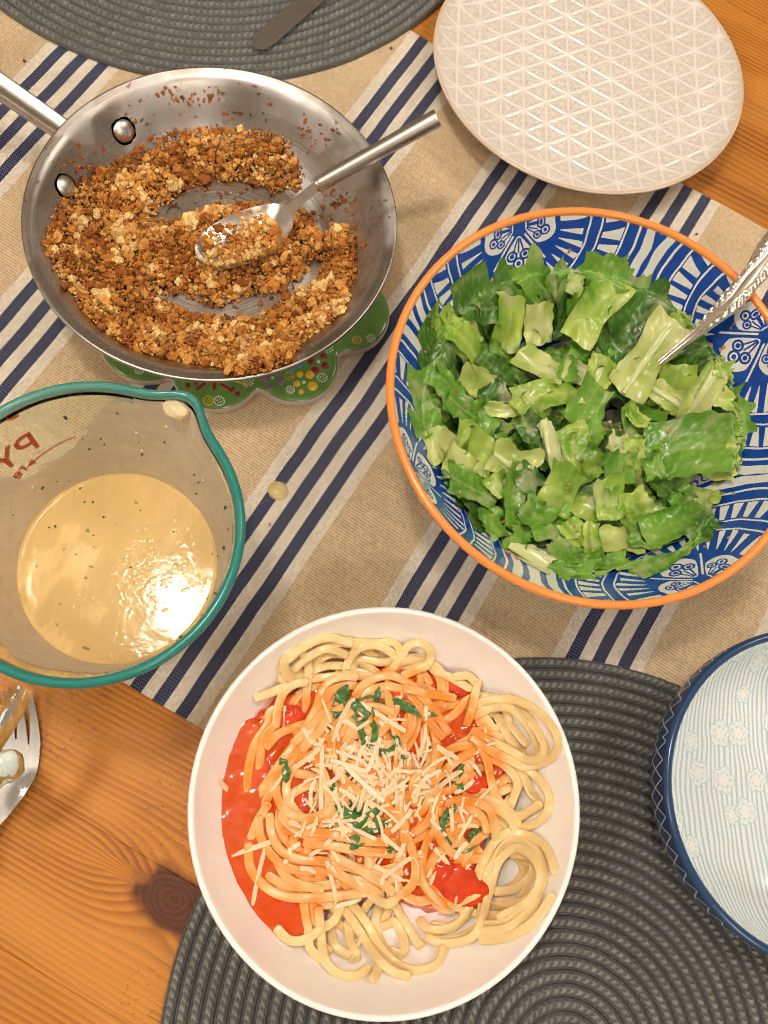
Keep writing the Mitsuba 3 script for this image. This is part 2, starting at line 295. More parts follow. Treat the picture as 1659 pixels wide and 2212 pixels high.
a, l, o = dish(sb_in, np.linspace(.0040, .0036, 64), None); o = o[o[:, 1] > .0085]
foot = np.array([[.047, .0075], [.0455, .0022], [.0425, .0022], [.0415, .0070], [.0001, .0070]])
sbk = thing('salad_bowl', 'large blue and white patterned bowl with orange rim full of lettuce', 'bowl')
add('body', lathe(np.vstack([[[.0001, sb_in[0, 1]]], a[1:], (a[-1:] + l[:1]) / 2, ((o[:1] + l[-1:]) / 2), o, foot]), 180, SB), 'patterned_glaze', sbk, smooth=50)
n_, lr = 9, .0020; cmid = np.array([(a[-1, 0] + o[0, 0]) / 2, RIMZ - .0011])
add('rim', lathe([(cmid[0] + lr * math.cos(q), cmid[1] + (lr * 1.05) * math.sin(q)) for q in np.linspace(-.35 * math.pi, 1.35 * math.pi, 18)], 180, SB, closed=True), 'orange_glaze', sbk, smooth=60, label='orange glazed rim band')

# small blue and white bowl at the right edge
RB = np.array([.2341, .0712, 0.]); rb_in = prof([(0, .0100), (.028, .0105), (.048, .0140), (.0600, .0220), (.0684, .0350), (.0719, .0475), (.0722, .0585)], 48)
UX, UY = RIGHT[:2] / np.linalg.norm(RIGHT[:2]), np.array([-RIGHT[1], RIGHT[0]]) / np.linalg.norm(RIGHT[:2])
def bowl_lines(p, nn, uv):
    x, y = p.x - RB[0], p.y - RB[1]; a = x * UX[0] + y * UX[1]; b = x * UY[0] + y * UY[1]
    aa = a * (1 + 2.2 * dr.abs(b)) + .004 * (noise(a * 60, b * 30) - .5) + .0015 * (noise(a * 160, b * 90) - .5)
    k = aa * 360; kf = dr.abs(k - dr.floor(k) - .5) * 2; line = kf < .42
    gx, gy = a * 60, b * 52; fl, mark, edge = mi.Bool(False), mi.Bool(False), mi.Bool(False)
    for i in (-1, 0, 1):
        for j in (-1, 0, 1):
            cx, cy = dr.floor(gx) + i, dr.floor(gy) + j; dx, dy = gx - cx - .2 - .6 * cell_rand(cx, cy, 1), gy - cy - .2 - .6 * cell_rand(cx, cy, 2); sz = .24 + .14 * cell_rand(cx, cy, 5)
            r = dr.sqrt(dx * dx + dy * dy) + 1e-5; an = dr.atan2(dy, dx); pet = sz * (.80 + .27 * dr.abs(dr.cos(2.5 * an + 9 * cell_rand(cx, cy, 3))) + .05 * dr.sin(11 * an)); on = cell_rand(cx, cy, 7) < .72
            fl |= on & (r < pet); edge |= on & (r < pet) & (r > pet - .035); mark |= on & (((r < pet * .60) & (r > pet * .46) & (dr.sin(7 * an + 2) > -.2)) | ((r < pet) & (r > pet * .6) & (dr.abs(dr.sin(5 * an + 18 * cell_rand(cx, cy, 3))) < .13)))
    white = mix((.66, .70, .70), (.74, .76, .74), noise(a * 40, b * 40)); blue = mi.Color3f(.40, .52, .58)
    c = dr.select(line & ~fl, blue, white)
    return dr.select(edge | mark, mi.Color3f(.43, .55, .60), c)
def bowl_outside(p, nn, uv):
    x, y = p.x - RB[0], p.y - RB[1]; th = dr.atan2(y, x) * 9; t = p.z * 62
    a, b = th + t, th - t; fa = dr.abs(a - dr.floor(a) - .5); fb = dr.abs(b - dr.floor(b) - .5)
    return dr.select((fa < .05) | (fb < .05), mi.Color3f(.42, .47, .55), mix((.012, .026, .085), (.03, .05, .12), noise(p.x * 300, p.y * 300, p.z * 300)))
scene['bowl_lines'] = {'type': 'principled', 'base_color': proc(bowl_lines), 'roughness': .1, 'specular': .5}
scene['bowl_outside'] = {'type': 'principled', 'base_color': proc(bowl_outside), 'roughness': .2, 'specular': .5}
scene['navy_glaze'] = {'type': 'principled', 'base_color': rgb(.018, .055, .14), 'roughness': .15, 'specular': .5}
rbk = thing('rice_bowl', 'small pale blue bowl with navy rim at the right edge', 'bowl')
a, l, o = dish(rb_in, np.linspace(.0045, .0030, 48), None); o = o[o[:, 1] > .0085]
add('inside', lathe(np.vstack([[[.0001, rb_in[0, 1]]], a[1:]]), 140, RB), 'bowl_lines', rbk, smooth=True, label='pale inside with fine blue lines and white blossoms')
add('outside', lathe(np.vstack([o, [[.034, .0078], [.033, .0054], [.030, .0054], [.029, .0078], [.0001, .0078]]]), 140, RB), 'bowl_outside', rbk, smooth=50, label='navy outside with pale diamond lines')
cm = (a[-1] + o[0]) / 2
add('rim', lathe([(cm[0] + .0021 * math.cos(q), cm[1] + .0024 * math.sin(q)) for q in np.linspace(-.45 * math.pi, 1.45 * math.pi, 18)], 140, RB, closed=True), 'navy_glaze', rbk, smooth=60)

# embossed plate, tilted on the edge of the mat and the cloth
PC, PNn = np.array([.0231, .4573, .0240]), np.array([-.0143, .0533, .9985]); PR = .0985
_l0 = at(803 / 2 + 829.5, 385 / 2, .02)[:2]; _lv = (at(829.5 + 803 / 2, 200 / 2, .02)[:2] - _l0) / 2; LA = np.linalg.norm(_lv) * 1.0; LU = _lv / np.linalg.norm(_lv); LW = np.array([LU[1], -LU[0]])
nr, nt = 190, 620
rr, th = np.meshgrid(np.r_[np.linspace(.0004, PR - .0005, nr)], np.arange(nt) * 2 * np.pi / nt)
px, py = rr * np.cos(th), rr * np.sin(th)
gx, gy = px + PC[0] - _l0[0], py + PC[1] - _l0[1]; a_, b_ = (gx * LU[0] + gy * LU[1]) / LA, (gx * LW[0] + gy * LW[1]) / LA
ridge = np.zeros_like(a_); near = np.full(a_.shape, 9.)
for q, per in ((0, math.sqrt(3) / 2), (60, math.sqrt(3) / 2), (120, math.sqrt(3) / 2), (30, .5), (90, .5), (150, .5)):
    n1 = -a_ * math.sin(math.radians(q)) + b_ * math.cos(math.radians(q)); e = n1 / per; e = abs(e - np.round(e)) * per * LA
    wv = .00075 if per > .6 else .0005
    ridge = np.maximum(ridge, np.exp(-(e / wv)**2) * (1 if per > .6 else .5)); near = np.minimum(near, e)
edge = np.clip((PR - .0075 - rr) / .006, 0, 1); lift = np.where(rr > .070, ((rr - .070) / .0285)**2 * .0085, 0)
zt = -.0095 + lift + .00075 * ridge * np.clip((PR - .006 - rr) / .004, 0, 1) + .0010 * np.exp(-((rr - PR + .002) / .002)**2)
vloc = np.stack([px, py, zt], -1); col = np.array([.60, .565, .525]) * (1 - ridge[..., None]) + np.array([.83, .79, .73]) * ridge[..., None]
col = col * (.95 + .1 * vnoise(vloc * [1, 1, 0], 60, 2)[..., None])
lipw = np.clip((rr - PR + .0030) / .002, 0, 1)[..., None]; col = col * (1 - lipw) + np.array([.62, .50, .38]) * lipw
bot = np.array([(PR + .0006, -.0008), (PR + .0004, -.0022), (PR - .004, -.0048), (.072, -.0135), (.060, -.0150), (.0585, -.0185), (.0555, -.0185), (.0545, -.0150), (.0002, -.0150)])
vb = np.stack([bot[None, :, 0] * np.cos(th[:, :1]), bot[None, :, 0] * np.sin(th[:, :1]), np.tile(bot[:, 1], (nt, 1))], -1)
V = np.concatenate([vloc, vb], 1); C = np.concatenate([col, np.broadcast_to([.66, .57, .48], vb.shape)], 1); m_ = V.shape[1]
M, c = frame(PC, PNn); pm = trimesh.Trimesh(V.reshape(-1, 3) @ M + c, grid_faces(nt, m_, True), process=False)
if pm.face_normals[:50, 2].mean() < 0: pm.invert()
scene['plate_glaze'] = VC(.14, specular=.55, clearcoat=.3)
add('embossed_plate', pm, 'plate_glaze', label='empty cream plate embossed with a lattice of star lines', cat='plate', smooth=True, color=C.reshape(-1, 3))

# ---------------------------------------------------------------- scalloped trivet and steel skillet
TC = np.array([-.1225, .2466]); lob = [(TC + .0632 * np.array([math.cos(q), math.sin(q)])) for q in np.radians(-122.3 + 40 * np.arange(9))]
lob[0] = np.array([-.1556, .1868]); from shapely.ops import unary_union
tri = unary_union([Point(TC).buffer(.062, 48)] + [Point(p).buffer(.0262 if i == 0 else .0246, 48) for i, p in enumerate(lob)]).buffer(.004).buffer(-.008).buffer(.004)
def layers(poly, rows):
    """stack of inset outlines: rows of (inset, z), closed by flat caps"""
    n = 420; ring = []
    for ins, z in rows:
        g = poly.buffer(-ins); b = g.exterior; ring.append(np.array([[*b.interpolate(s, normalized=True).coords[0], z] for s in np.linspace(0, 1, n, endpoint=False)]))
    for k in range(1, len(ring)):  # align starts
        sh = np.argmin(np.linalg.norm(ring[k] - ring[k - 1][0], axis=1)); ring[k] = np.roll(ring[k], -sh, 0)
    V = np.concatenate(ring); F = [grid_faces(len(rows), n, False, True)]
    c0 = len(V); V = np.vstack([V, [[*TC, rows[0][1]], [*TC, rows[-1][1]]]]); i = np.arange(n); j = (i + 1) % n
    F += [np.stack([np.full(n, c0), i, j], 1), np.stack([np.full(n, c0 + 1), (len(rows) - 1) * n + j, (len(rows) - 1) * n + i], 1)]
    m = trimesh.Trimesh(V, np.vstack(F), process=False)
    if m.volume < 0: m.invert()
    return m
trk = thing('trivet', 'green scalloped flower trivet with painted dots under the skillet', 'trivet')
scene['bisque'] = {'type': 'principled', 'base_color': rgb(.58, .50, .44), 'roughness': .6}
TZ = .0092
add('base', layers(tri, [(.0012, .0018), (.0002, .0030), (0, .0062), (.0006, TZ - .0012)]), 'bisque', trk, smooth=50)
def green(p, n, uv): return mix((.105, .235, .050), (.165, .33, .090), fbm(p.x * 90, p.y * 90, 2))
scene['green_enamel'] = {'type': 'principled', 'base_color': proc(green), 'roughness': .14, 'specular': .5}
add('glaze', layers(tri, [(.0007, TZ - .0014), (.0006, TZ - .0008), (.0014, TZ - .0002), (.0030, TZ), (.012, TZ + .0001)]), 'green_enamel', trk, smooth=60)
ENAM = {'red': (.30, .012, .025), 'yellow': (.80, .52, .035), 'white': (.75, .75, .68), 'lilac': (.30, .17, .32), 'orange': (.62, .20, .05), 'blue': (.10, .27, .48)}
for k, v in ENAM.items(): scene['enamel_' + k] = {'type': 'principled', 'base_color': rgb(*v), 'roughness': .15, 'specular': .5}
def dome(x, y, z, r, h, sx=1., rot=0., n=14):
    pr = [(r * math.cos(q), h * math.sin(q)) for q in np.linspace(math.pi / 2 - .02, -.3, 6)]; V, F = lathe(pr, n)
    c, s = math.cos(rot), math.sin(rot); V = V * [sx, 1, 1]; return np.stack([V[:, 0] * c - V[:, 1] * s + x, V[:, 0] * s + V[:, 1] * c + y, V[:, 2] + z], 1), F
def t_at(zx, zy): return at((400 + zx * .7233) / 1.85172, (1350 + zy * .7233) / 1.85172, TZ)[:2]
BIG = [('yellow', 1105, 203, 20), ('yellow', 1160, 205, 25), ('yellow', 1088, 255, 20), ('yellow', 1175, 267, 28), ('yellow', 1112, 300, 16), ('white', 1127, 247, 10), ('red', 1235, 102, 18), ('red', 1168, 133, 20), ('red', 1245, 155, 21), ('red', 1190, 180, 21), ('white', 1207, 134, 10), ('red', 485, 265, 14), ('red', 530, 256, 11), ('red', 735, 285, 12), ('red', 760, 312, 14), ('lilac', 915, 228, 20), ('lilac', 1000, 245, 20), ('lilac', 940, 278, 18), ('lilac', 990, 200, 16), ('white', 954, 222, 9), ('blue', 1105, 152, 20), ('blue', 1060, 175, 16)]
for col_, x, y, r in BIG:
    q = t_at(x, y); r_ = r * .7233 * .462 / 1944.1 / 1.85172 * 1.15 * 1.0
    add('painted_dot', dome(*q, TZ - .0001, r_, .0009), 'enamel_' + col_, trk, smooth=60)
small = {'white': [], 'yellow': [], 'red': []}
for col_, x, y, R_, n in (('white', 1228, 222, 26, 11), ('white', 1053, 288, 22, 10), ('white', 660, 350, 28, 12), ('yellow', 600, 348, 28, 12), ('yellow', 1047, 212, 24, 10), ('white', 822, 245, 24, 9), ('white', 218, 182, 22, 9), ('white', 1262, 60, 24, 9), ('yellow', 1420, 14, 24, 10), ('white', 1500, 5, 22, 9)):
    q0 = t_at(x, y); rr_ = np.linalg.norm(t_at(x + R_, y) - q0)
    for i in range(n):
        a = 2 * np.pi * i / n; small[col_].append(dome(q0[0] + rr_ * math.cos(a), q0[1] + rr_ * math.sin(a) * .95, TZ - .0001, .0006, .0004, n=8))
    for i in range(4): small[col_].append(dome(q0[0] + rr_ * .4 * math.cos(i * 1.6), q0[1] + rr_ * .4 * math.sin(i * 1.6), TZ - .0001, .0005, .0004, n=8))
for z0, z1 in (((665, 255), (735, 300)), ((585, 250), (540, 290)), ((632, 250), (632, 290))):
    A, B = t_at(*z0), t_at(*z1); mid = t_at((z0[0] + z1[0]) / 2 + (10 if z0[0] > 632 else -12 if z0[0] < 632 else 0) * 2, (z0[1] + z1[1]) / 2 + 14)
    path = smooth_pts([[*A, TZ], [*mid, TZ], [*B, TZ]], 12); small['red'].append(sweep(path, ell(8, .0010, .0003)))
A, B = t_at(740, 240), t_at(810, 278); small['yellow'].append(sweep(smooth_pts([[*A, TZ], [*((A + B) / 2 + .001), TZ], [*B, TZ]], 10), ell(8, .0006, .0003)))
for k, v in small.items(): add('painted_specks', cat_(*v), 'enamel_' + k, trk, kind='stuff', smooth=60)

KC, KN = np.array([-.1383, .2478, .0520]), np.array([-.0137, .0402, .9991]); KN = KN / np.linalg.norm(KN)
KM, _ = frame(KC, KN)
k_in = prof([(0, -.0345), (.040, -.0345), (.058, -.0338), (.0665, -.0300), (.0750, -.0215), (.0835, -.0105), (.0905, -.0025), (.0958, -.0002)], 90)
def steel_alpha(p, n, uv):
    x, y = p.x - KC[0], p.y - KC[1]; r = dr.sqrt(x * x + y * y)
    return dr.clip(.13 + .12 * noise(r * 3500, dr.atan2(y, x) * 3) * noise(x * 60, y * 60) + .20 * smoothstep(.55, .75, fbm(x * 45, y * 45, p.z * 45)), .06, .5)
def steel_tint(p, n, uv):
    x, y = p.x - KC[0], p.y - KC[1]; r = dr.sqrt(x * x + y * y); s = fbm(x * 40, y * 40, p.z * 30); scr = noise(r * 4200, dr.atan2(y, x) * 2.2)
    spot = smoothstep(.80, .86, noise(x * 420, y * 420, p.z * 420)) * smoothstep(.45, .65, noise(x * 50, y * 50, 3))
    c = mix((.52, .51, .50), (.40, .36, .32), smoothstep(.4, .72, s)) * (.9 + .16 * scr)
    return mix(c, mi.Color3f(.16, .09, .05), spot * .8)
scene['worn_steel'] = {'type': 'twosided', 'bsdf': {'type': 'roughconductor', 'material': 'none', 'alpha': proc(steel_alpha), 'specular_reflectance': proc(steel_tint)}}
scene['polished_steel'] = {'type': 'twosided', 'bsdf': {'type': 'roughconductor', 'material': 'none', 'alpha': .09, 'specular_reflectance': rgb(.72, .70, .67)}}
scene['satin_steel'] = {'type': 'twosided', 'bsdf': {'type': 'roughconductor', 'material': 'none', 'alpha': .17, 'specular_reflectance': rgb(.60, .58, .555)}}
scene['burnt'] = {'type': 'principled', 'base_color': rgb(.012, .009, .007), 'roughness': .5}
a, l, o = dish(k_in, np.full(90, .0022), None)
sk = thing('skillet', 'steel skillet of toasted breadcrumbs on the green trivet', 'pan')
add('body', lathe(np.vstack([[[.0001, k_in[0, 1]]], a[1:], l, o[:-1], [[.0001, o[-1, 1]]]]), 200, KC, KN), 'worn_steel', sk, smooth=45)
def pan_local(P): return (P - KC) @ KM.T
def pan_hit(u, v, off=0.):
    d = at(u, v, 0.) - EYE; ts = np.linspace(.80, .97, 400); P = EYE + ts[:, None] * d; L = pan_local(P)
    h = L[:, 2] - np.interp(np.hypot(L[:, 0], L[:, 1]), k_in[:, 0], k_in[:, 1], right=.01) - off
    i = np.argmax(h < 0); return P[i]
def pan_normal(P):
    L = pan_local(P); r = np.hypot(L[0], L[1]); dz = (np.interp(r + .001, k_in[:, 0], k_in[:, 1]) - np.interp(r - .001, k_in[:, 0], k_in[:, 1])) / .002
    n = np.array([-dz * L[0] / r, -dz * L[1] / r, 1]); return (n / np.linalg.norm(n)) @ KM
for (u, v, r) in ((267, 283, .0064), (142, 403, .0062)):
    P = pan_hit(u, v); n = pan_normal(P)
    V, F = lathe([(r * math.cos(q), .0034 * math.sin(q) - .0003) for q in np.linspace(-.25, math.pi / 2 - .01, 10)], 32, P, n)
    rv = add('rivet', (V, F), 'satin_steel', sk, smooth=60)
    th = np.arange(40) * 2 * np.pi / 40; V, F = lathe([(r * 1.10, .0001), (r * 1.05, .0006), (r * .97, .0007), (r * .96, -.0004)], 40, (0, 0, 0))
    jit = 1 + .17 * (meshkit.noise(np.repeat(np.stack([np.cos(th) * 3 + u, np.sin(th) * 3, th * 0], 1), 4, 0)) - .3)[:, None] * np.tile([1, .6, 0, 0], 40)[:, None]
    M_, c_ = frame(P, n); add('burnt_residue', ((V * np.hstack([jit, jit, np.ones_like(jit)])) @ M_ + c_, F), 'burnt', sk, smooth=40)
hp = [at(150, 291, .043), at(125, 274, .046), at(60, 229, .052), at(0, 188, .058), at(-90, 128, .066), at(-260, 15, .080), at(-420, -90, .088)]
hs = [(-.0062, .0012), (-.0048, .0030), (-.0022, .0020), (.0, .0016), (.0022, .0020), (.0048, .0030), (.0062, .0012), (.0058, -.0018), (.003, -.0034), (-.003, -.0034), (-.0058, -.0018)]
hpath = smooth_pts(hp, 40); hsc = np.linspace(1, 1.45, 40)
hsec = smooth_pts(np.vstack([hs, hs[:1]]), 34)[:-1]
add('handle', sweep(hpath, hsec, KN, hsc), 'satin_steel', sk, smooth=40)

# ---------------------------------------------------------------- toasted breadcrumbs
ICO = trimesh.creation.icosphere(1); ICO0 = trimesh.creation.icosphere(0)
def crumbs(P, S, Cc, big=.0011):
    Vs, Fs, Cs, n = [], [], [], 0
    for p, s, c in zip(P, S, Cc):
        b = ICO if s > big else ICO0; v = np.array(b.vertices); v = v * (1 + rng.uniform(-.42, .42, (len(v), 1)))
        v = v * rng.uniform(.65, 1.25, 3); q = rng.normal(size=4); R = trimesh.transformations.quaternion_matrix(q)[:3, :3]
        v = v @ R.T * s + p; Vs.append(v); Fs.append(np.array(b.faces) + n); n += len(v); Cs.append(np.clip(c * rng.uniform(.78, 1.22, (len(v), 1)), 0, 1))
    return (np.vstack(Vs), np.vstack(Fs)), np.vstack(Cs)
def zc(l): return np.array([(x * .5208, 108 + y * .5208) for x, y in l])
OUT = zc([(175, 760), (200, 700), (240, 610), (320, 540), (400, 480), (500, 430), (570, 390), (640, 340), (720, 315), (830, 300), (950, 310), (1060, 310), (1150, 330), (1200, 370), (1225, 450), (1250, 530), (1240, 570), (1200, 560), (1130, 590), (1090, 555), (1000, 530), (900, 530), (840, 545), (780, 560), (720, 600), (680, 630), (620, 680), (640, 690), (720, 690), (800, 650), (900, 620), (1000, 630), (1080, 610), (1150, 630), (1230, 640), (1300, 680), (1340, 760), (1380, 700), (1430, 710), (1470, 760), (1480, 860), (1470, 950), (1440, 1050), (1380, 1110), (1280, 1180), (1200, 1250), (1100, 1290), (980, 1300), (850, 1290), (700, 1270), (580, 1240), (480, 1190), (400, 1130), (330, 1060), (280, 980), (220, 900), (180, 820)])
HOLE = zc([(650, 1010), (740, 1010), (800, 1040), (860, 1060), (950, 1050), (1050, 1020), (1150, 1000), (1250, 960), (1290, 880), (1330, 880), (1320, 930), (1270, 980), (1190, 1020), (1120, 1070), (1060, 1100), (960, 1110), (880, 1100), (790, 1090), (720, 1050)])
def pan_floor(xy):
    """world z of the skillet's inside under (x, y)"""
    z = np.full(len(xy), .02)
    for _ in range(4):
        L = (np.column_stack([xy, z]) - KC) @ KM.T; z = z - (L[:, 2] - np.interp(np.hypot(L[:, 0], L[:, 1]), k_in[:, 0], k_in[:, 1]))
    return z
heap = Polygon([pan_hit(u, v, .0045)[:2] for u, v in OUT]).buffer(0).difference(Polygon([pan_hit(u, v, .001)[:2] for u, v in HOLE]).buffer(0))
import shapely
HG = np.zeros((260, 260)); HO = KC[:2] - .13
cP, cS, cC = [], [], []
x0, y0, x1, y1 = heap.bounds; cand = rng.uniform((x0, y0), (x1, y1), (60000, 2)); inside = shapely.contains_xy(heap, cand[:, 0], cand[:, 1]); cand = cand[inside]
dist = shapely.distance(shapely.boundary(heap), shapely.points(cand)); zf = pan_floor(cand)
pale = meshkit.fbm(np.column_stack([cand * 120, cand[:, :1] * 0]), 2, 5); dark = meshkit.fbm(np.column_stack([cand * 70, cand[:, :1] * 0]), 2, 9)
for i, (x, y) in enumerate(cand[:24000]):
    s = min(.00270, .00060 + rng.exponential(.00042)) * (1.25 if pale[i] > .55 else 1); gi, gj = ((np.array([x, y]) - HO) * 1000).astype(int)
    cap = min(.0085, .0012 + .62 * dist[i]) * (.65 + .7 * dark[i]); k = max(1, int(s * 1000 * .8)); blk = HG[gi - k:gi + k + 1, gj - k:gj + k + 1]; h = blk.mean() * .75 + blk.max() * .25
    if h > cap or (dist[i] < .0015 and rng.random() < .5): continue
    blk[...] = np.maximum(blk, h + s * .95)
    t = rng.random() + (pale[i] - .5) * 1.5 - .25 * (dist[i] < .004); c = np.array([.74, .52, .22]) if t > .87 else np.array([.58, .290, .072]) if t > .46 else np.array([.44, .175, .034]) if t > .08 else np.array([.27, .088, .018])
    cP.append((x, y, zf[i] + h + s * .6)); cS.append(s); cC.append(c * rng.uniform(.85, 1.15))
def scatter_crumbs(cu, cv, su, sv, n, smin=.0004, smax=.0013, dark_=True):
    for _ in range(n):
        u, v = cu + rng.normal() * su, cv + rng.normal() * sv; P = pan_hit(u, v); s = rng.uniform(smin, smax); cP.append(P + np.array([0, 0, s * .55])); cS.append(s); cC.append(np.array([.26, .09, .025]) * rng.uniform(.7, 1.6))
for cu, cv, su, sv, n in ((365, 205, 12, 10, 16), (400, 215, 14, 7, 14), (455, 210, 16, 8, 14), (480, 250, 12, 8, 12), (580, 222, 4, 6, 3), (655, 290, 8, 25, 12), (700, 300, 20, 20, 14), (650, 375, 8, 16, 12), (715, 420, 20, 14, 16), (745, 450, 16, 12, 10), (690, 470, 14, 10, 10), (210, 325, 20, 8, 8), (170, 355, 12, 8, 10), (290, 262, 5, 8, 6), (440, 400, 30, 8, 10), (520, 400, 20, 6, 8), (480, 425, 20, 6, 10), (760, 500, 8, 20, 10), (590, 650, 30, 10, 10), (650, 610, 14, 10, 6), (780, 540, 3, 10, 3)):
    scatter_crumbs(cu, cv, su, sv, n)
for i, (x, y) in enumerate(cand[24000:32000]):   # dust and tiny bits over the heap
    gi, gj = ((np.array([x, y]) - HO) * 1000).astype(int); s = rng.uniform(.00028, .0006); t = rng.random() + (pale[24000 + i] - .5)
    cP.append((x, y, zf[24000 + i] + HG[gi, gj] * rng.uniform(.75, 1.) + s * .4)); cS.append(s); cC.append((np.array([.70, .48, .18]) if t > .80 else np.array([.56, .29, .065]) if t > .3 else np.array([.40, .16, .03])) * rng.uniform(.85, 1.15))
m, cc = crumbs(cP, cS, cC)
scene['toast'] = VC(.75, specular=.25)
add('breadcrumbs', m, 'toast', label='golden toasted breadcrumbs heaped in the skillet', cat='breadcrumbs', kind='stuff', smooth=False, color=cc)

# ---------------------------------------------------------------- glass measuring cup with dressing
CC = np.array([-.1095, .0590]); CZ0, CZ1 = .0022, .1150
scene['green_glass'] = {'type': 'homogeneous', 'albedo': rgb(0, 0, 0), 'sigma_t': rgb(.95, .13, .20), 'scale': 26.}
scene['clear_glass'] = {'type': 'dielectric', 'int_ior': 1.47, 'ext_ior': 1.0}
SPT = math.atan2(*(at(398, 872, CZ1)[:2] - CC)[::-1])
def cup_out(th, z):
    h = (z - CZ0) / (CZ1 - CZ0); r = .0432 + .0200 * h
    d = np.angle(np.exp(1j * (th - SPT)))
    return r + .0085 * np.exp(-(d / .17)**2) * np.clip((h - .62) / .38, 0, 1)**1.7
W_ = .0034
def cup_pt(th, z, off): 
    r = cup_out(th, z) + off
    return np.stack([CC[0] + r * np.cos(th), CC[1] + r * np.sin(th), z + 0 * r], -1)
rows = [(.0001, .0078, None)] + [(.5, .0078, None), (.90, .0080, None), (None, .0120, -W_)] + [(None, z, -W_) for z in np.linspace(.018, CZ1 - .0060, 14)]
n = 200; th = np.arange(n) * 2 * np.pi / n; ring = []
for fr, z, off in rows:
    if fr is None: ring.append(cup_pt(th, np.full(n, z), off))
    else: r = (cup_out(th, np.full(n, .012)) - W_) * fr; ring.append(np.stack([CC[0] + r * np.cos(th), CC[1] + r * np.sin(th), np.full(n, z)], -1))
for z in np.linspace(CZ1 - .0060, .010, 14): ring.append(cup_pt(th, np.full(n, z), 0))
for fr, z in ((.985, .0050), (.93, .0026), (.86, .0018), (.5, .0022), (.001, .0022)):
    r = cup_out(th, np.full(n, .010)) * fr; ring.append(np.stack([CC[0] + r * np.cos(th), CC[1] + r * np.sin(th), np.full(n, z)], -1))
V = np.stack(ring, 1).reshape(-1, 3); cupm = trimesh.Trimesh(V, grid_faces(n, len(ring), True), process=False)
if cupm.volume < 0: cupm.invert()
ck = thing('measuring_cup', 'glass measuring cup with teal rim and red print holding creamy dressing', 'measuring cup')
def glassy(k): scene[k]['interior'] = {'type': 'ref', 'id': 'green_glass'}
glassy(add('body', cupm, 'clear_glass', ck, smooth=55))
bead = np.stack([cup_pt(th, np.full(n, CZ1 - .003), -.0015 + .0021 * math.cos(q)) * [1, 1, 0] + [0, 0, CZ1 - .0029 + .0029 * math.sin(q)] for q in np.arange(20) * np.pi / 10], 1).reshape(-1, 3)
bm = trimesh.Trimesh(bead, grid_faces(n, 20, True, True), process=False)
if bm.volume < 0: bm.invert()
scene['teal_glow_glass'] = {'type': 'blendbsdf', 'weight': .52, 'a': {'type': 'dielectric', 'int_ior': 1.47, 'ext_ior': 1.0}, 'b': {'type': 'principled', 'base_color': rgb(.05, .41, .37), 'roughness': .07, 'specular': .5}}  # glass tint, with the light piped through the rim put into the colour
add('rim', bm, 'teal_glow_glass', ck, smooth=True, label='teal glass rim bead')
hpz = [(48, 1490, .1085), (22, 1540, .1100), (-30, 1625, .1030), (-62, 1685, .0800), (-45, 1690, .0560), (0, 1660, .0440), (52, 1648, .0400)]
hpath = smooth_pts([at(*q) for q in hpz], 44)
hup = np.gradient(hpath, axis=0); _s = np.array([.80, -.36, .0]); hup = np.cross(hup, np.cross(np.array([-.32, -.95, 0.]), hup) * 0 + np.array([.94, -.33, 0.]))
hsc = np.column_stack([np.interp(np.arange(44), [0, 12, 30, 43], [.58, .55, .95, 1.]), np.interp(np.arange(44), [0, 12, 30, 43], [1.25, 1.2, 1., 1.])]); hsc[-1] *= .45; hsc[-2] *= .80; hsc[-3] *= .95
glassy(add('handle', sweep(hpath, ell(20, .0078, .0034, .75), hup, hsc), 'clear_glass', ck, smooth=50))

def cup_hit(u, v, off=0.):
    d = at(u, v, 0.) - EYE; ts = np.linspace(.70, .99, 900); P = EYE + ts[:, None] * d; q = P[:, :2] - CC; t_ = np.arctan2(q[:, 1], q[:, 0])
    g = np.hypot(q[:, 0], q[:, 1]) - cup_out(t_, P[:, 2]) - off; s = np.sign(g); i = np.nonzero((s[:-1] < 0) & (s[1:] > 0))[0]
    i = i[0] if len(i) else len(ts) - 1
    return t_[i], P[i, 2]
scene['red_print'] = {'type': 'twosided', 'bsdf': {'type': 'diffuse', 'reflectance': rgb(.55, .006, .010)}}
def on_wall(mesh, t0, z0, rot):
    """wrap a flat mesh (metres, x along the wall seen from outside, y up) round the outside of the cup"""
    v = np.array(mesh.vertices); c, s = math.cos(rot), math.sin(rot); x, y = v[:, 0] * c - v[:, 1] * s, v[:, 0] * s + v[:, 1] * c
    z = z0 + y; t = t0 + x / .058; return cup_pt(t, z, v[:, 2] + .00012), np.array(mesh.faces)
def flat(poly, d=.0002):
    m = trimesh.creation.extrude_polygon(poly, d, engine='earcut'); return m.subdivide_to_size(.003)
tx = lambda s, h: meshkit.text_mesh(s, h, .0002, True).subdivide_to_size(.002)
prt = []
tP, zP = cup_hit(62, 951); 
mP = tx('PY', .0125); prt.append(on_wall(mP, tP - .004 / .058, zP - .0055, .0))
tl0, zl0 = cup_hit(158, 938); tl1, zl1 = cup_hit(66, 993)
from shapely.geometry import LineString
ln = LineString([(0, 0), ((tl1 - tl0) * .058, zl1 - zl0)]).buffer(.00035); prt.append(on_wall(flat(ln), tl0, zl0, 0))
ux = np.array([(tl1 - tl0) * .058, zl1 - zl0]); e_ = ux / np.linalg.norm(ux); nn_ = np.array([-e_[1], e_[0]])
prt.append(on_wall(flat(Polygon([ux + e_ * .0035, ux - e_ * .001 + nn_ * .0020, ux - e_ * .001 - nn_ * .0020])), tl0, zl0, 0))
tr, zr = cup_hit(48, 1003); prt.append(on_wall(tx('re', .0062), tr - .001 / .058, zr - .003, math.atan2(e_[1], e_[0]) + (0 if e_[0] > 0 else math.pi)))
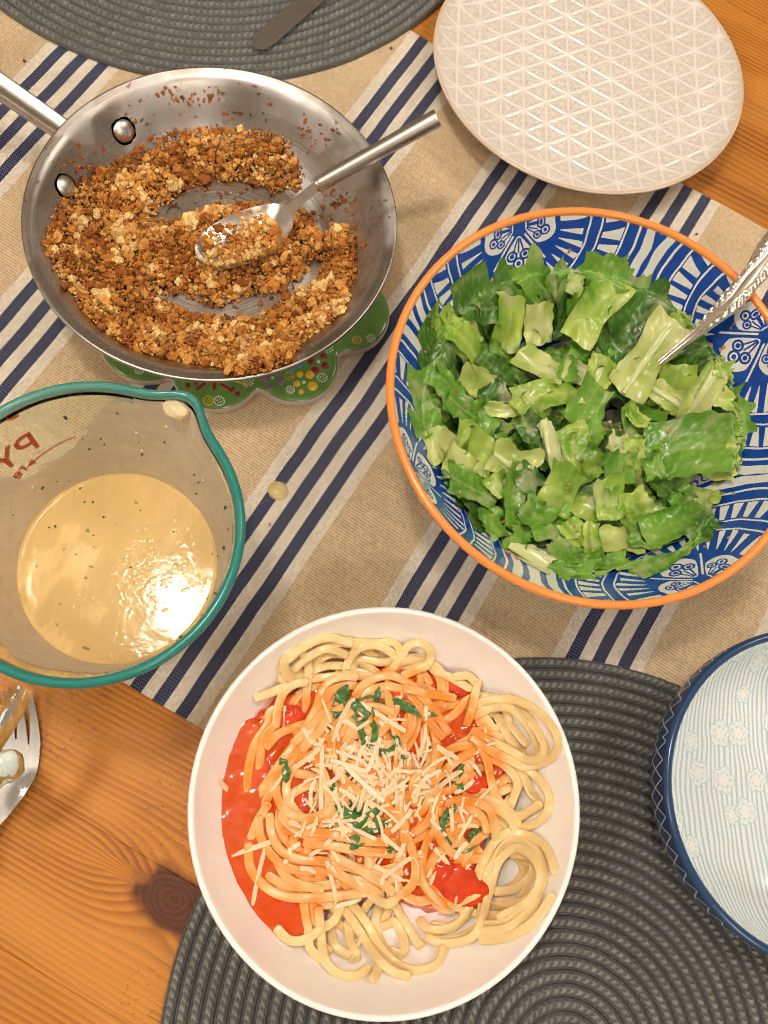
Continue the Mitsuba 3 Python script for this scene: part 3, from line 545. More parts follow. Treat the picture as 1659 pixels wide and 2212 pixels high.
tq, zq = cup_hit(25, 893); prt.append(on_wall(flat(box(-.002, -.002, .0022, .002)), tq, zq, 0))
TR = SPT - math.radians(105)
for i, (dz, wd) in enumerate(((.098, .014), (.089, .008), (.080, .014), (.071, .008), (.062, .014), (.053, .008))):
    prt.append(on_wall(flat(box(0, -.0006, wd, .0006)), TR, dz, 0)); 
    if wd > .01: prt.append(on_wall(flat(box(.017, -.0022, .0195, .0022)), TR, dz, 0)); prt.append(on_wall(flat(box(.021, -.0022, .0225, .0022)), TR, dz, 0))
for nm, lb_, q in (('big_letters', 'large red printed letters', prt[:1]), ('red_line', None, prt[1:2]), ('arrow_head', None, prt[2:3]), ('small_letters', 'small red printed letters', prt[3:4]), ('red_square', None, prt[4:5])): add(nm, cat_(*q), 'red_print', ck, smooth=False, label=lb_)
for q in prt[5:]: add('scale_mark', q, 'red_print', ck, smooth=False)

LZ = .0405
lr_, lt_ = np.meshgrid(np.r_[np.linspace(.0002, .985, 110), .994, 1.], np.arange(300) * 2 * np.pi / 300, indexing='ij')
Rl = cup_out(lt_[0], np.full(300, LZ)) - W_ + .0002
x_, y_ = CC[0] + lr_ * Rl * np.cos(lt_), CC[1] + lr_ * Rl * np.sin(lt_); q_ = np.stack([x_, y_, x_ * 0], -1)
bub = np.clip((meshkit.noise(q_ * 900) - .66) / .3, 0, 1); gran = meshkit.noise(q_ * 1100, 3); sw = meshkit.fbm(q_ * [130, 60, 1], 3, 4)
z_ = LZ + .0002 * (meshkit.fbm(q_ * 75, 3, 1) - .5) + .00007 * bub * (meshkit.noise(q_ * 110, 8) > .45) + .000022 * (gran - .5) + .0012 * np.clip((lr_ - .955) / .045, 0, 1)**2
cl = np.array([.68, .49, .205]) * (.93 + .14 * sw[..., None]) + .10 * np.clip((sw - .62) / .15, 0, 1)[..., None] * np.array([1, .9, .6])
herb = ((meshkit.noise(q_ * 330, 11) > .955))[..., None]; cl = np.where(herb, np.array([.30, .25, .08]), cl)
nr_, nt_ = lr_.shape; Vt = np.stack([x_, y_, z_], -1); wall_rows = []
for z in np.linspace(LZ - .002, .0090, 8): R_ = cup_out(lt_[0], np.full(nt_, z)) - W_ + .0002; wall_rows.append(np.stack([CC[0] + R_ * np.cos(lt_[0]), CC[1] + R_ * np.sin(lt_[0]), np.full(nt_, z)], -1))
wall_rows.append(np.stack([CC[0] + .038 * np.cos(lt_[0]), CC[1] + .038 * np.sin(lt_[0]), np.full(nt_, .0077)], -1)); wall_rows.append(np.stack([CC[0] + .0002 * np.cos(lt_[0]), CC[1] + .0002 * np.sin(lt_[0]), np.full(nt_, .0077)], -1))
Va = np.concatenate([Vt, np.array(wall_rows)]); Ca = np.concatenate([cl, np.broadcast_to([.66, .475, .205], np.array(wall_rows).shape)])
dm = trimesh.Trimesh(Va.reshape(-1, 3), grid_faces(len(Va), nt_, False, True), process=False)
if dm.face_normals[len(dm.faces) // 4, 2] < 0: dm.invert()
scene['dressing'] = VC(.10, specular=.13)
dk = thing('salad_dressing', 'creamy pale yellow dressing with herb flecks in the glass cup', 'salad dressing')
add('liquid', dm, 'dressing', dk, smooth=True, color=np.clip(Ca, 0, 1).reshape(-1, 3))
# film that the dressing left on the inside of the glass when it was poured and stirred
clear = Polygon([(t - SPT if t > SPT else t - SPT + 2 * math.pi * (t - SPT < -math.pi), z) for t, z in (cup_hit(u, v, -W_) for u, v in ((0, 850), (120, 838), (262, 842), (235, 868), (205, 905), (180, 935), (168, 965), (130, 985), (90, 1010), (50, 1040), (22, 1030), (0, 1035), (-60, 1040), (-80, 900)))]).buffer(0)
ft, fz = np.meshgrid(np.linspace(0, 2 * np.pi, 620), np.linspace(0, 1, 90), indexing='ij')
dsp = np.abs(np.angle(np.exp(1j * ft))); top = np.where(dsp < .35, CZ1 - .0030, CZ1 - .0095 - .012 * np.clip((dsp - .4) / 1.5, 0, 1) * (meshkit.noise(np.stack([ft * 3, ft * 0, ft * 0], -1)) + .6)) + .003 * (meshkit.noise(np.stack([ft * 14, ft * 0 + 7, ft * 0], -1)) - .5)
zz = LZ - .001 + (np.minimum(top, CZ1 - .0042) - LZ + .001) * fz
fn = meshkit.fbm(np.stack([ft * 12, zz * 260, ft * 0], -1), 3, 6)
keep = ~shapely.contains_xy(clear.buffer(-.0012), ft + .02 * (fn - .5) * 4, zz + .006 * (fn - .5))
FV = cup_pt(ft + SPT, zz, -W_ - .00022 - .00030 * fn)
FF = grid_faces(620, 90); FF = FF[keep.reshape(-1)[FF].all(1)]
fc = np.array([.74, .645, .49]) * (.92 + .16 * fn[..., None]) * np.ones(3)
white_ = (meshkit.noise(np.stack([ft * 26, zz * 420, ft * 0], -1), 5) > .86)[..., None]; fc = np.where(white_, np.array([.78, .68, .50]), fc)
fm = trimesh.Trimesh(FV.reshape(-1, 3), FF, process=False)
if (fm.face_normals[0][:2] @ (fm.triangles_center[0][:2] - CC)) > 0: fm.invert()
scene['dressing_film'] = {'type': 'principledthin', 'base_color': {'type': 'mesh_attribute', 'name': 'vertex_color'}, 'roughness': .3, 'diff_trans': .7, 'eta': 1.4}
add('film', fm, 'dressing_film', dk, smooth=True, color=fc.reshape(-1, 3), label='milky film of dressing clinging to the glass')
scene['herb_dark'] = {'type': 'principled', 'base_color': rgb(.055, .055, .022), 'roughness': .4}
scene['herb_pale'] = {'type': 'principled', 'base_color': rgb(.70, .58, .36), 'roughness': .25}
dkf, plf = [], []
FLK = [(141, 902, .0022), (253, 893, .0010), (218, 948, .0010), (193, 970, .0013), (253, 940, .0006), (300, 955, .0008), (355, 955, .0012), (307, 981, .0013), (123, 1040, .0006), (150, 1040, .0007), (222, 1025, .0005), (420, 1025, .0012), (375, 1055, .0010), (28, 1113, .0006), (150, 1275, .0005), (225, 960, .0009), (178, 948, .0007)]
for u, v, r in FLK:
    r = r * .62
    t, z = cup_hit(u, v, -W_ - .0005); b = np.array(ICO.vertices) * (1 + rng.uniform(-.3, .3, (42, 1))) * [r, r * .7, r * .5] @ trimesh.transformations.quaternion_matrix(rng.normal(size=4))[:3, :3].T
    dkf.append((b + cup_pt(np.array(t), np.array(z), -W_ - .0006), np.array(ICO.faces)))
for _ in range(34):
    t = SPT + rng.uniform(-1.9, 1.5); z = rng.uniform(LZ + .004, CZ1 - .012); r = rng.uniform(.0004, .0012)
    if shapely.contains_xy(clear.buffer(.002), (t - SPT) % (2 * math.pi), z): continue
    b = np.array(ICO.vertices) * (1 + rng.uniform(-.35, .35, (42, 1))) * [r, r * .8, r * .6] @ trimesh.transformations.quaternion_matrix(rng.normal(size=4))[:3, :3].T
    (plf if rng.random() < .6 else dkf).append((b + cup_pt(np.array(t), np.array(z), -W_ - .0004 - r * .2), np.array(ICO.faces)))
for _ in range(16):
    a, r0 = rng.uniform(0, 6.28), .045 * math.sqrt(rng.random()); r = rng.uniform(.0003, .0008)
    dkf.append((np.array(ICO.vertices) * [r, r * .7, r * .4] @ trimesh.transformations.rotation_matrix(a * 3, [0, 0, 1])[:3, :3].T + [CC[0] + r0 * math.cos(a), CC[1] + r0 * math.sin(a), LZ + .0002], np.array(ICO.faces)))
# blob in the spout
bl = np.array(trimesh.creation.icosphere(3).vertices); bt = trimesh.creation.icosphere(3).faces; pb = cup_pt(np.array(SPT + .05), np.array(CZ1 - .006), -.006)
plf.append((bl * (1 + .25 * (meshkit.noise(bl * 2.2 + 5)[:, None] - .5)) * [.0058, .0042, .0036] + pb, np.array(bt)))
add('herb_flecks', cat_(*dkf), 'herb_dark', dk, kind='stuff', smooth=60); add('cream_lumps', cat_(*plf), 'herb_pale', dk, kind='stuff', smooth=60)
P = at(601, 1060, .0014); b = trimesh.creation.icosphere(3); v = np.array(b.vertices); v = v * [.0058, .0052, .0021] * (1 + .15 * (meshkit.noise(v * 1.7 + 3)[:, None] - .5))
scene['drop_matter'] = {'type': 'principled', 'base_color': rgb(.62, .50, .23), 'roughness': .08, 'specular': .5}
add('dressing_drop', (v + P, np.array(b.faces)), 'drop_matter', label='drop of spilled dressing on a navy stripe of the runner', cat='drop', smooth=True)

# ---------------------------------------------------------------- cutlery
def strip(path, halfw, thick, up, dish_=None, nv=13, edge=.6):
    """shell along a path: half width and cross dip per station"""
    path = np.asarray(path); n = len(path); t = np.gradient(path, axis=0); t /= np.linalg.norm(t, axis=1, keepdims=True); up = np.broadcast_to(np.asarray(up, float), path.shape)
    side = np.cross(t, up); side /= np.linalg.norm(side, axis=1, keepdims=True); nn = np.cross(side, t); s = np.linspace(-1, 1, nv)
    dp = np.zeros(n) if dish_ is None else dish_
    top = path[:, None] + side[:, None] * (halfw[:, None, None] * s[None, :, None]) - nn[:, None] * (dp[:, None, None] * (1 - s**2)[None, :, None])
    e = (1 - edge * abs(s)**6)[None, :, None]; bot = top - nn[:, None] * (np.asarray(thick) * np.ones(n))[:, None, None] * e
    full = np.concatenate([top, bot[:, ::-1]], 1); m = trimesh.Trimesh(full.reshape(-1, 3), grid_faces(n, 2 * nv, False, True), process=False)
    k = 2 * nv; caps = []
    for r0, flip in ((0, 0), ((n - 1) * k, 1)):
        for j in range(nv - 1):
            q = [r0 + j, r0 + j + 1, r0 + k - 2 - j, r0 + k - 1 - j]; q = q[::-1] if flip else q; caps += [[q[0], q[1], q[2]], [q[0], q[2], q[3]]]
    m = trimesh.Trimesh(m.vertices, np.vstack([m.faces, caps]), process=False)
    f = np.array(m.faces)
    fi = grid_faces(n, 2 * nv, False, True)[0]; pts = full.reshape(-1, 3); fn0 = np.cross(pts[fi[1]] - pts[fi[0]], pts[fi[2]] - pts[fi[0]])
    if fn0 @ nn[0] < 0: f = f[:, ::-1]
    return np.array(m.vertices), f
sp = thing('serving_spoon', 'steel spoon with thick tube handle resting in the breadcrumbs', 'spoon')
tip, rear, nk, j0, j1 = at(428, 560, .0330), at(608, 468, .0310), at(650, 430, .0380), at(690, 397, .0460), at(946, 254, .0790)
bp = smooth_pts([tip, tip * .5 + rear * .5 + [0, 0, -.0008], rear, nk, j0], 60); sN = np.linspace(0, 1, 60); L_ = np.linalg.norm(np.diff(bp, axis=0), axis=1).sum()
d_ = np.r_[0, np.cumsum(np.linalg.norm(np.diff(bp, axis=0), axis=1))]; lb = np.linalg.norm(rear - tip)
x = np.clip(d_ / (lb * 1.12), 0, 1); hw = .0175 * np.sqrt(np.clip(1 - (2 * x**.93 - 1)**2, 0, 1))**.92
hw = np.maximum(hw, np.where(d_ > lb * .8, .0034, .0006)); ii = np.arange(60); hw = np.convolve(np.pad(hw, 2, 'edge'), [.1, .2, .4, .2, .1], 'valid')
dp = .0062 * (hw / .015)**1.3 * (d_ < lb * 1.2) * np.clip((1.15 * lb - d_) / (.25 * lb), 0, 1)
spn = np.cross(j1 - tip, np.cross([0, 0, 1.], j1 - tip)); spn /= np.linalg.norm(spn); spn = spn + np.cross(j1 - tip, [0, 0, 1.]) / np.linalg.norm(j1 - tip) * -.12
add('bowl', strip(bp, hw, .0011, spn, dp, 21), 'polished_steel', sp, smooth=50)
ax = (j1 - j0) / np.linalg.norm(j1 - j0); hl = np.linalg.norm(j1 - j0)
V, F = lathe([(.0001, -.002), (.0040, -.002), (.0045, -.0014), (.0045, 0), (.0040, .0003), (.0042, .001), (.0044, hl * .5), (.0047, hl - .001), (.0044, hl), (.0032, hl + .0002), (.0001, hl - .0002)], 40, j0, ax)
tube = trimesh.Trimesh(V, F, process=False)
if tube.volume < 0: tube.invert()
add('handle', tube, 'satin_steel', sp, smooth=40)
cP, cS, cC = [], [], []
for _ in range(70):
    a_ = rng.random(); i = int(3 + 19 * rng.random()); s_ = np.clip(rng.normal(.62, .15), .1, .88) if rng.random() < .9 else rng.uniform(-.4, .3)
    tt_ = (bp[i + 1] - bp[i]); sd = np.cross(tt_, spn); sd /= np.linalg.norm(sd); s0 = rng.uniform(.0006, .0018)
    cP.append(bp[i] + sd * hw[i] * s_ - spn * dp[i] * (1 - s_**2) + [0, 0, s0 * .7 + (rng.random() * .0025 if s_ > .1 else 0)]); cS.append(s0); cC.append(np.array([.66, .46, .18]) if rng.random() < .45 else np.array([.42, .2, .05]))
m, cc = crumbs(cP, cS, cC); add('spoonful', m, 'toast', label='small spoonful of breadcrumbs in the bowl of the spoon', cat='breadcrumbs', kind='stuff', smooth=False, color=cc)

scene['knife_steel'] = {'type': 'twosided', 'bsdf': {'type': 'roughconductor', 'material': 'none', 'alpha': .05, 'specular_reflectance': rgb(.50, .52, .58)}}
kn = thing('table_knife', 'shiny round-tipped knife lying on the placemat behind the skillet', 'knife')
k0, k1 = at(549, 103, .0092), at(676, -6, .0092); kd = (k1 - k0) / np.linalg.norm(k1 - k0); kl = .115
kp = k0 + kd * np.linspace(0, kl, 50)[:, None]; s_ = np.linspace(0, kl, 50); kw = .0066 * np.sqrt(np.clip(1 - (1 - np.clip(s_ / .011, 0.02, 1))**2, 0, 1)) * (1 + .0 * s_)
add('blade', strip(kp, kw, .0012, (0, 0, 1.), nv=9), 'knife_steel', kn, smooth=40)
kp2 = k0 + kd * np.linspace(kl, kl + .10, 20)[:, None]; add('handle', sweep(kp2, ell(20, .0058, .0034, .8), (0, 0, 1.), np.linspace(.8, 1.25, 20)), 'polished_steel', kn, smooth=40)

scene['worn_cutlery'] = {'type': 'twosided', 'bsdf': {'type': 'roughconductor', 'material': 'none', 'alpha': .20, 'specular_reflectance': rgb(.36, .34, .33)}}
fk = thing('table_fork', 'steel table fork lying under the handle of the glass cup', 'fork')
fr_ = lambda zx, zy: at(zx * .1953, (2550 + zy * .3617) / 1.85172, .004)[:2]
def band(pts): p = np.array([fr_(a, b) for a, b in pts]); return Polygon(smooth_pts(p, 120)).buffer(0)
tines = [band([(362 - k * 142, 622), (372 - k * 140, 605), (388 - k * 142, 612), (405 - k * 139, 690), (434 - k * 139, 960), (436 - k * 139, 1230), (330 - k * 142, 1230), (340 - k * 142, 960), (362 - k * 142, 622)]) for k in range(4)]
head = Polygon(smooth_pts([fr_(a, b) for a, b in ((436, 1180), (425, 1350), (390, 1530), (330, 1650), (240, 1800), (120, 1960), (20, 2090), (-60, 2240), (-150, 2450), (-300, 2800), (-390, 2760), (-270, 2380), (-210, 2150), (-180, 1950), (-180, 1700), (-160, 1450), (-120, 1180))], 160)).buffer(0)
fpoly = unary_union(tines + [head]).buffer(.0004).buffer(-.0008).buffer(.0004)
fmsh = trimesh.creation.extrude_polygon(fpoly, .0016, engine='triangle') if False else trimesh.creation.extrude_polygon(fpoly, .0016, engine='earcut').subdivide_to_size(.004)
v = np.array(fmsh.vertices); f0, f1 = fr_(350, 620), fr_(0, 2100); fa = (f1 - f0) / np.linalg.norm(f1 - f0); s_ = ((v[:, :2] - f0) @ fa) / np.linalg.norm(f1 - f0)
v[:, 2] += .0012 + .008 * np.clip(1 - s_ / .55, 0, 1)**2 + .010 * np.clip((s_ - .5) / .7, 0, 1)**1.5
add('head', (v, np.array(fmsh.faces)), 'worn_cutlery', fk, smooth=35)

sv = thing('serving_fork', 'ornate silver serving handle leaning on the rim of the salad bowl', 'serving fork')
sq = [(1425, 785, .0560), (1452, 762, .0600), (1500, 722, .0690), (1583, 645, .0870), (1659, 556, .1000), (1712, 490, .1080), (1750, 440, .1120)]
spth = smooth_pts([at(*q) for q in sq], 220); ss = np.linspace(0, 1, 220)
swid = np.interp(ss, [0, .14, .32, .44, .55, .62, .72, .86, .95, 1], [.0019, .0021, .0040, .0062, .0056, .0062, .0085, .0092, .0080, .004]); up_ = np.array([-.30, .10, 1.])
tn = np.gradient(spth, axis=0); tn /= np.linalg.norm(tn, axis=1, keepdims=True); sdv = np.cross(tn, up_); sdv /= np.linalg.norm(sdv, axis=1, keepdims=True); nrm = np.cross(sdv, tn)
nv = 41; s = np.linspace(-1, 1, nv); a1 = np.abs(s)
arc = d2 = np.r_[0, np.cumsum(np.linalg.norm(np.diff(spth, axis=0), axis=1))]
orn = np.clip((ss - .22) / .08, 0, 1)[:, None]
wave = .5 + .5 * np.sin(arc[:, None] * 2 * np.pi / .0042 + 9 * a1[None] * np.sign(s)[None]); fine = meshkit.noise(np.stack([arc[:, None] * 900 + 0 * s, s[None] * 9 + 0 * arc[:, None], arc[:, None] * 0 + 0 * s], -1))
inner_edge = (.50 + .10 * np.sin(arc * 2 * np.pi / .026))[:, None]
border = np.clip((a1[None] - inner_edge) / .05, 0, 1) * np.clip((1.0 - a1[None]) / .06, 0, 1)
line = np.exp(-((a1[None] - inner_edge + .06) / .035)**2) + .7 * np.exp(-((a1[None] - inner_edge + .16) / .03)**2)
h = .0011 * (1 - a1[None]**2) + orn * (border * (.00035 + .0011 * wave * (.35 + .65 * fine)) + .00045 * line - .0002) + (1 - orn) * .0006 * np.exp(-((a1[None] - .6) / .12)**2)
topv = spth[:, None] + sdv[:, None] * (swid[:, None, None] * s[None, :, None]) + nrm[:, None] * h[..., None]; botv = spth[:, None] + sdv[:, None] * (swid[:, None, None] * s[None, :, None]) - nrm[:, None] * .0012
full = np.concatenate([topv, botv[:, ::-1]], 1); m = trimesh.Trimesh(full.reshape(-1, 3), grid_faces(220, 2 * nv, False, True), process=False)
if m.volume < 0: m.invert()
scene['silver'] = {'type': 'twosided', 'bsdf': {'type': 'roughconductor', 'material': 'none', 'alpha': .08, 'specular_reflectance': rgb(.84, .80, .74)}}
add('handle', m, 'silver', sv, smooth=25)

# ---------------------------------------------------------------- linguine in the white bowl: every strand is laid on a height map of what already lies there
from scipy.ndimage import gaussian_filter, gaussian_filter1d, maximum_filter, maximum_filter1d, map_coordinates
class Pile:
    def __init__(s, c, half, cell, floor):
        s.c, s.cell, s.n = np.array(c[:2]) - half, cell, int(2 * half / cell); g = (np.arange(s.n) + .5) * cell
        X, Y = np.meshgrid(g + s.c[0], g + s.c[1], indexing='ij'); s.X, s.Y = X, Y; s.H = floor(X, Y)
    def ij(s, p): return (np.asarray(p)[..., :2] - s.c) / s.cell - .5
    def get(s, p, H=None): q = s.ij(p); return map_coordinates(s.H if H is None else H, [q[..., 0], q[..., 1]], order=1, mode='nearest')
    def put(s, p, z):
        q = np.rint(s.ij(p)).astype(int).reshape(-1, 2); ok = ((q >= 0) & (q < s.n)).all(1); np.maximum.at(s.H, (q[ok, 0], q[ok, 1]), np.asarray(z).reshape(-1)[ok])
pile = Pile(PB, .092, .0005, lambda X, Y: np.interp(np.hypot(X - PB[0], Y - PB[1]), pb_in[:, 0], pb_in[:, 1], right=.05))
def zA(l): return [(459 + .4557 * x, 1350 + .4557 * y) for x, y in l]
def zB(l): return [(459 + .4557 * x, 1728 + .4557 * y) for x, y in l]
def ground(l, z): return np.array([at(u, v, z)[:2] for u, v in l])
def on_pile(l, pl, up=.001):
    out = []
    for u, v in l:
        z = .024
        for _ in range(7): z = .4 * z + .6 * min(pl.get(at(u, v, z)[None, :2])[0] + up, .06)
        out.append(at(u, v, z)[:2])
    return np.array(out)
SAUCE = Polygon(ground([(478, 1650), (515, 1590), (560, 1535), (600, 1490), (680, 1462), (760, 1450), (850, 1440), (960, 1462), (1012, 1490), (1050, 1550), (1095, 1620), (1100, 1700), (1080, 1760), (1050, 1800), (1040, 1890), (990, 1945), (935, 1985), (890, 1960), (840, 1925), (760, 1945), (700, 1975), (640, 2005), (600, 1995), (540, 1935), (500, 1850), (480, 1770), (472, 1700)], .024))
POOL = Polygon(ground([(430, 1720), (470, 1610), (520, 1550), (560, 1560), (600, 1700), (590, 1800), (620, 1900), (680, 1985), (650, 2030), (570, 2020), (500, 1960), (450, 1870), (430, 1780)], .0178)).buffer(.001)
HEAP = Polygon(ground([(548, 1500), (530, 1640), (540, 1760), (570, 1880), (620, 1990), (700, 2060), (800, 2090), (900, 2075), (1000, 2040), (1090, 2010), (1140, 1950), (1165, 1860), (1178, 1720), (1165, 1600), (1100, 1515), (1010, 1460), (930, 1400), (850, 1388), (700, 1395), (612, 1430)], .018))
def sauce_at(xy):
    p = shapely.points(np.asarray(xy)[..., :2]); d = np.where(shapely.contains(SAUCE, p), 1, -1) * shapely.distance(SAUCE.exterior, p)
    n = meshkit.fbm(np.concatenate([np.asarray(xy)[..., :2] * 110, np.zeros((*d.shape, 1))], -1), 3, 2)
    return np.clip((d + .010 * (n - .56)) / .0055 + .35, 0, 1) * np.clip(.25 + 1.35 * n, 0, 1)
def where(u, v, cu, cv, rad):
    dx, dy = (u - cu) / rad, (v - cv) / rad
    if math.hypot(dx, dy) < .35: return 'in the middle of'
    h = '' if abs(dx) < .38 * math.hypot(dx, dy) else ('left' if dx < 0 else 'right'); w = '' if abs(dy) < .38 * math.hypot(dx, dy) else ('upper' if dy < 0 else 'lower')
    return 'at the ' + ' '.join(x for x in (w, h) if x) + ' side of'
def pix(P):
    d = np.asarray(P) - EYE; f = d @ FWD; return 829.5 + 1659 * FOCAL * (d @ RIGHT) / f, 1106 - 1659 * FOCAL * (d @ UP) / f
LEVEL = float(np.interp(np.hypot(*(on_pile([(478, 1750)], pile, 0.)[0] - PB[:2])), pb_in[:, 0], pb_in[:, 1]))
_in = shapely.contains_xy(SAUCE.union(POOL), pile.X, pile.Y); _q = ((pile.X - PB[0] + .004) / .050)**2 + ((pile.Y - PB[1] - .002) / .050)**2
pile.H = np.where(_in, np.maximum(pile.H, LEVEL - .0016 + .0085 * np.clip(1 - _q, 0, 1)), pile.H); pile.H = np.where(_in, np.maximum(pile.H, gaussian_filter(pile.H, 3)), pile.H)
scene['pasta_matter'] = VC(.27, specular=.4)
HW, HT = .00215, .00072
def strand(xy, lift=0., twist=0.):
    L = np.linalg.norm(np.diff(xy, axis=0), axis=1).sum(); n = max(14, int(L / .0011)); p = smooth_pts(xy, n)
    t = np.gradient(p, axis=0); t /= np.linalg.norm(t, axis=1, keepdims=True); sd = np.stack([-t[:, 1], t[:, 0]], 1)
    z = np.max([pile.get(p + sd * o) for o in (-.0016, 0, .0016)], axis=0); z = maximum_filter1d(z, 5, mode='nearest'); z = gaussian_filter1d(z, 3.2, mode='nearest')
    s = np.linspace(0, 1, n); z = z + lift * np.sin(np.pi * s)**.6
    P = np.column_stack([p, z + HT * .92]); tw = twist * (meshkit.noise(np.column_stack([s * L * 28, s * 0 + rng.random() * 99, s * 0])) - .5) * 2
    up = np.column_stack([sd * np.sin(tw)[:, None], np.cos(tw)])
    for o in np.linspace(-.0019, .0019, 9): pile.put(p + sd * o, P[:, 2] + HT * .85)
    sc = np.ones(n); sc[[0, -1]] = .7
    V, F = sweep(P, ell(16, HW, HT, .62), up, sc)
    f = .85 * sauce_at(V)[:, None] * (.02 + 1.05 * meshkit.fbm(V * 120, 2)[:, None]); base = np.array([.74, .555, .265]) * (.94 + .12 * vnoise(V, 90)[:, None])
    mid = np.array([.72, .275, .046]); deep = np.array([.62, .125, .014]); c = np.where(f < .5, base + (mid - base) * f * 2, mid + (deep - mid) * (f - .5) * 2)
    u, v = pix(P[n // 2]); turn = np.abs(np.diff(np.unwrap(np.arctan2(t[:, 1], t[:, 0])))).sum(); kind = 'sauce-coated' if f.mean() > .38 else 'plain pale'
    add('linguine_strand', (V, F), 'pasta_matter', label=f"{kind} {'looping' if turn > 3.6 else 'curving' if turn > 1.3 else 'nearly straight'} {'long' if L > .085 else 'short' if L < .04 else ''} linguine strand {where(u, v, 830, 1745, 330)} the pasta heap".replace('  ', ' '), cat='pasta strand', group='linguine strands in the white bowl', smooth=True, color=np.clip(c, 0, 1))
ring = np.array(HEAP.buffer(-.008).exterior.coords)
def wander(start, ang, length, k0):
    p, out, k = np.array(start), [], k0; shrink = HEAP.buffer(-.019); cx = np.array(HEAP.centroid.coords[0])
    for _ in range(int(length / .002)):
        out.append(p.copy()); k = .94 * k + .06 * k0 + rng.normal() * 5
        if not shrink.contains(Point(p)):
            to = cx - p; want = math.atan2(to[1], to[0]); dlt = (want - ang + math.pi) % (2 * math.pi) - math.pi; k = np.sign(dlt) * 75
        if not HEAP.buffer(-.003).contains(Point(p)): break
        ang += k * .002; p = p + .002 * np.array([math.cos(ang), math.sin(ang)])
    return np.array(out)[::3]
for i in range(40):
    while True:
        q = rng.uniform((HEAP.bounds[0], HEAP.bounds[1]), (HEAP.bounds[2], HEAP.bounds[3]))
        if HEAP.buffer(-.016).contains(Point(q)): break
    w_ = wander(q, rng.uniform(0, 6.28), rng.uniform(.07, .17), rng.choice([-1, 1]) * rng.uniform(18, 75))
    if len(w_) > 6: strand(w_, twist=.5)
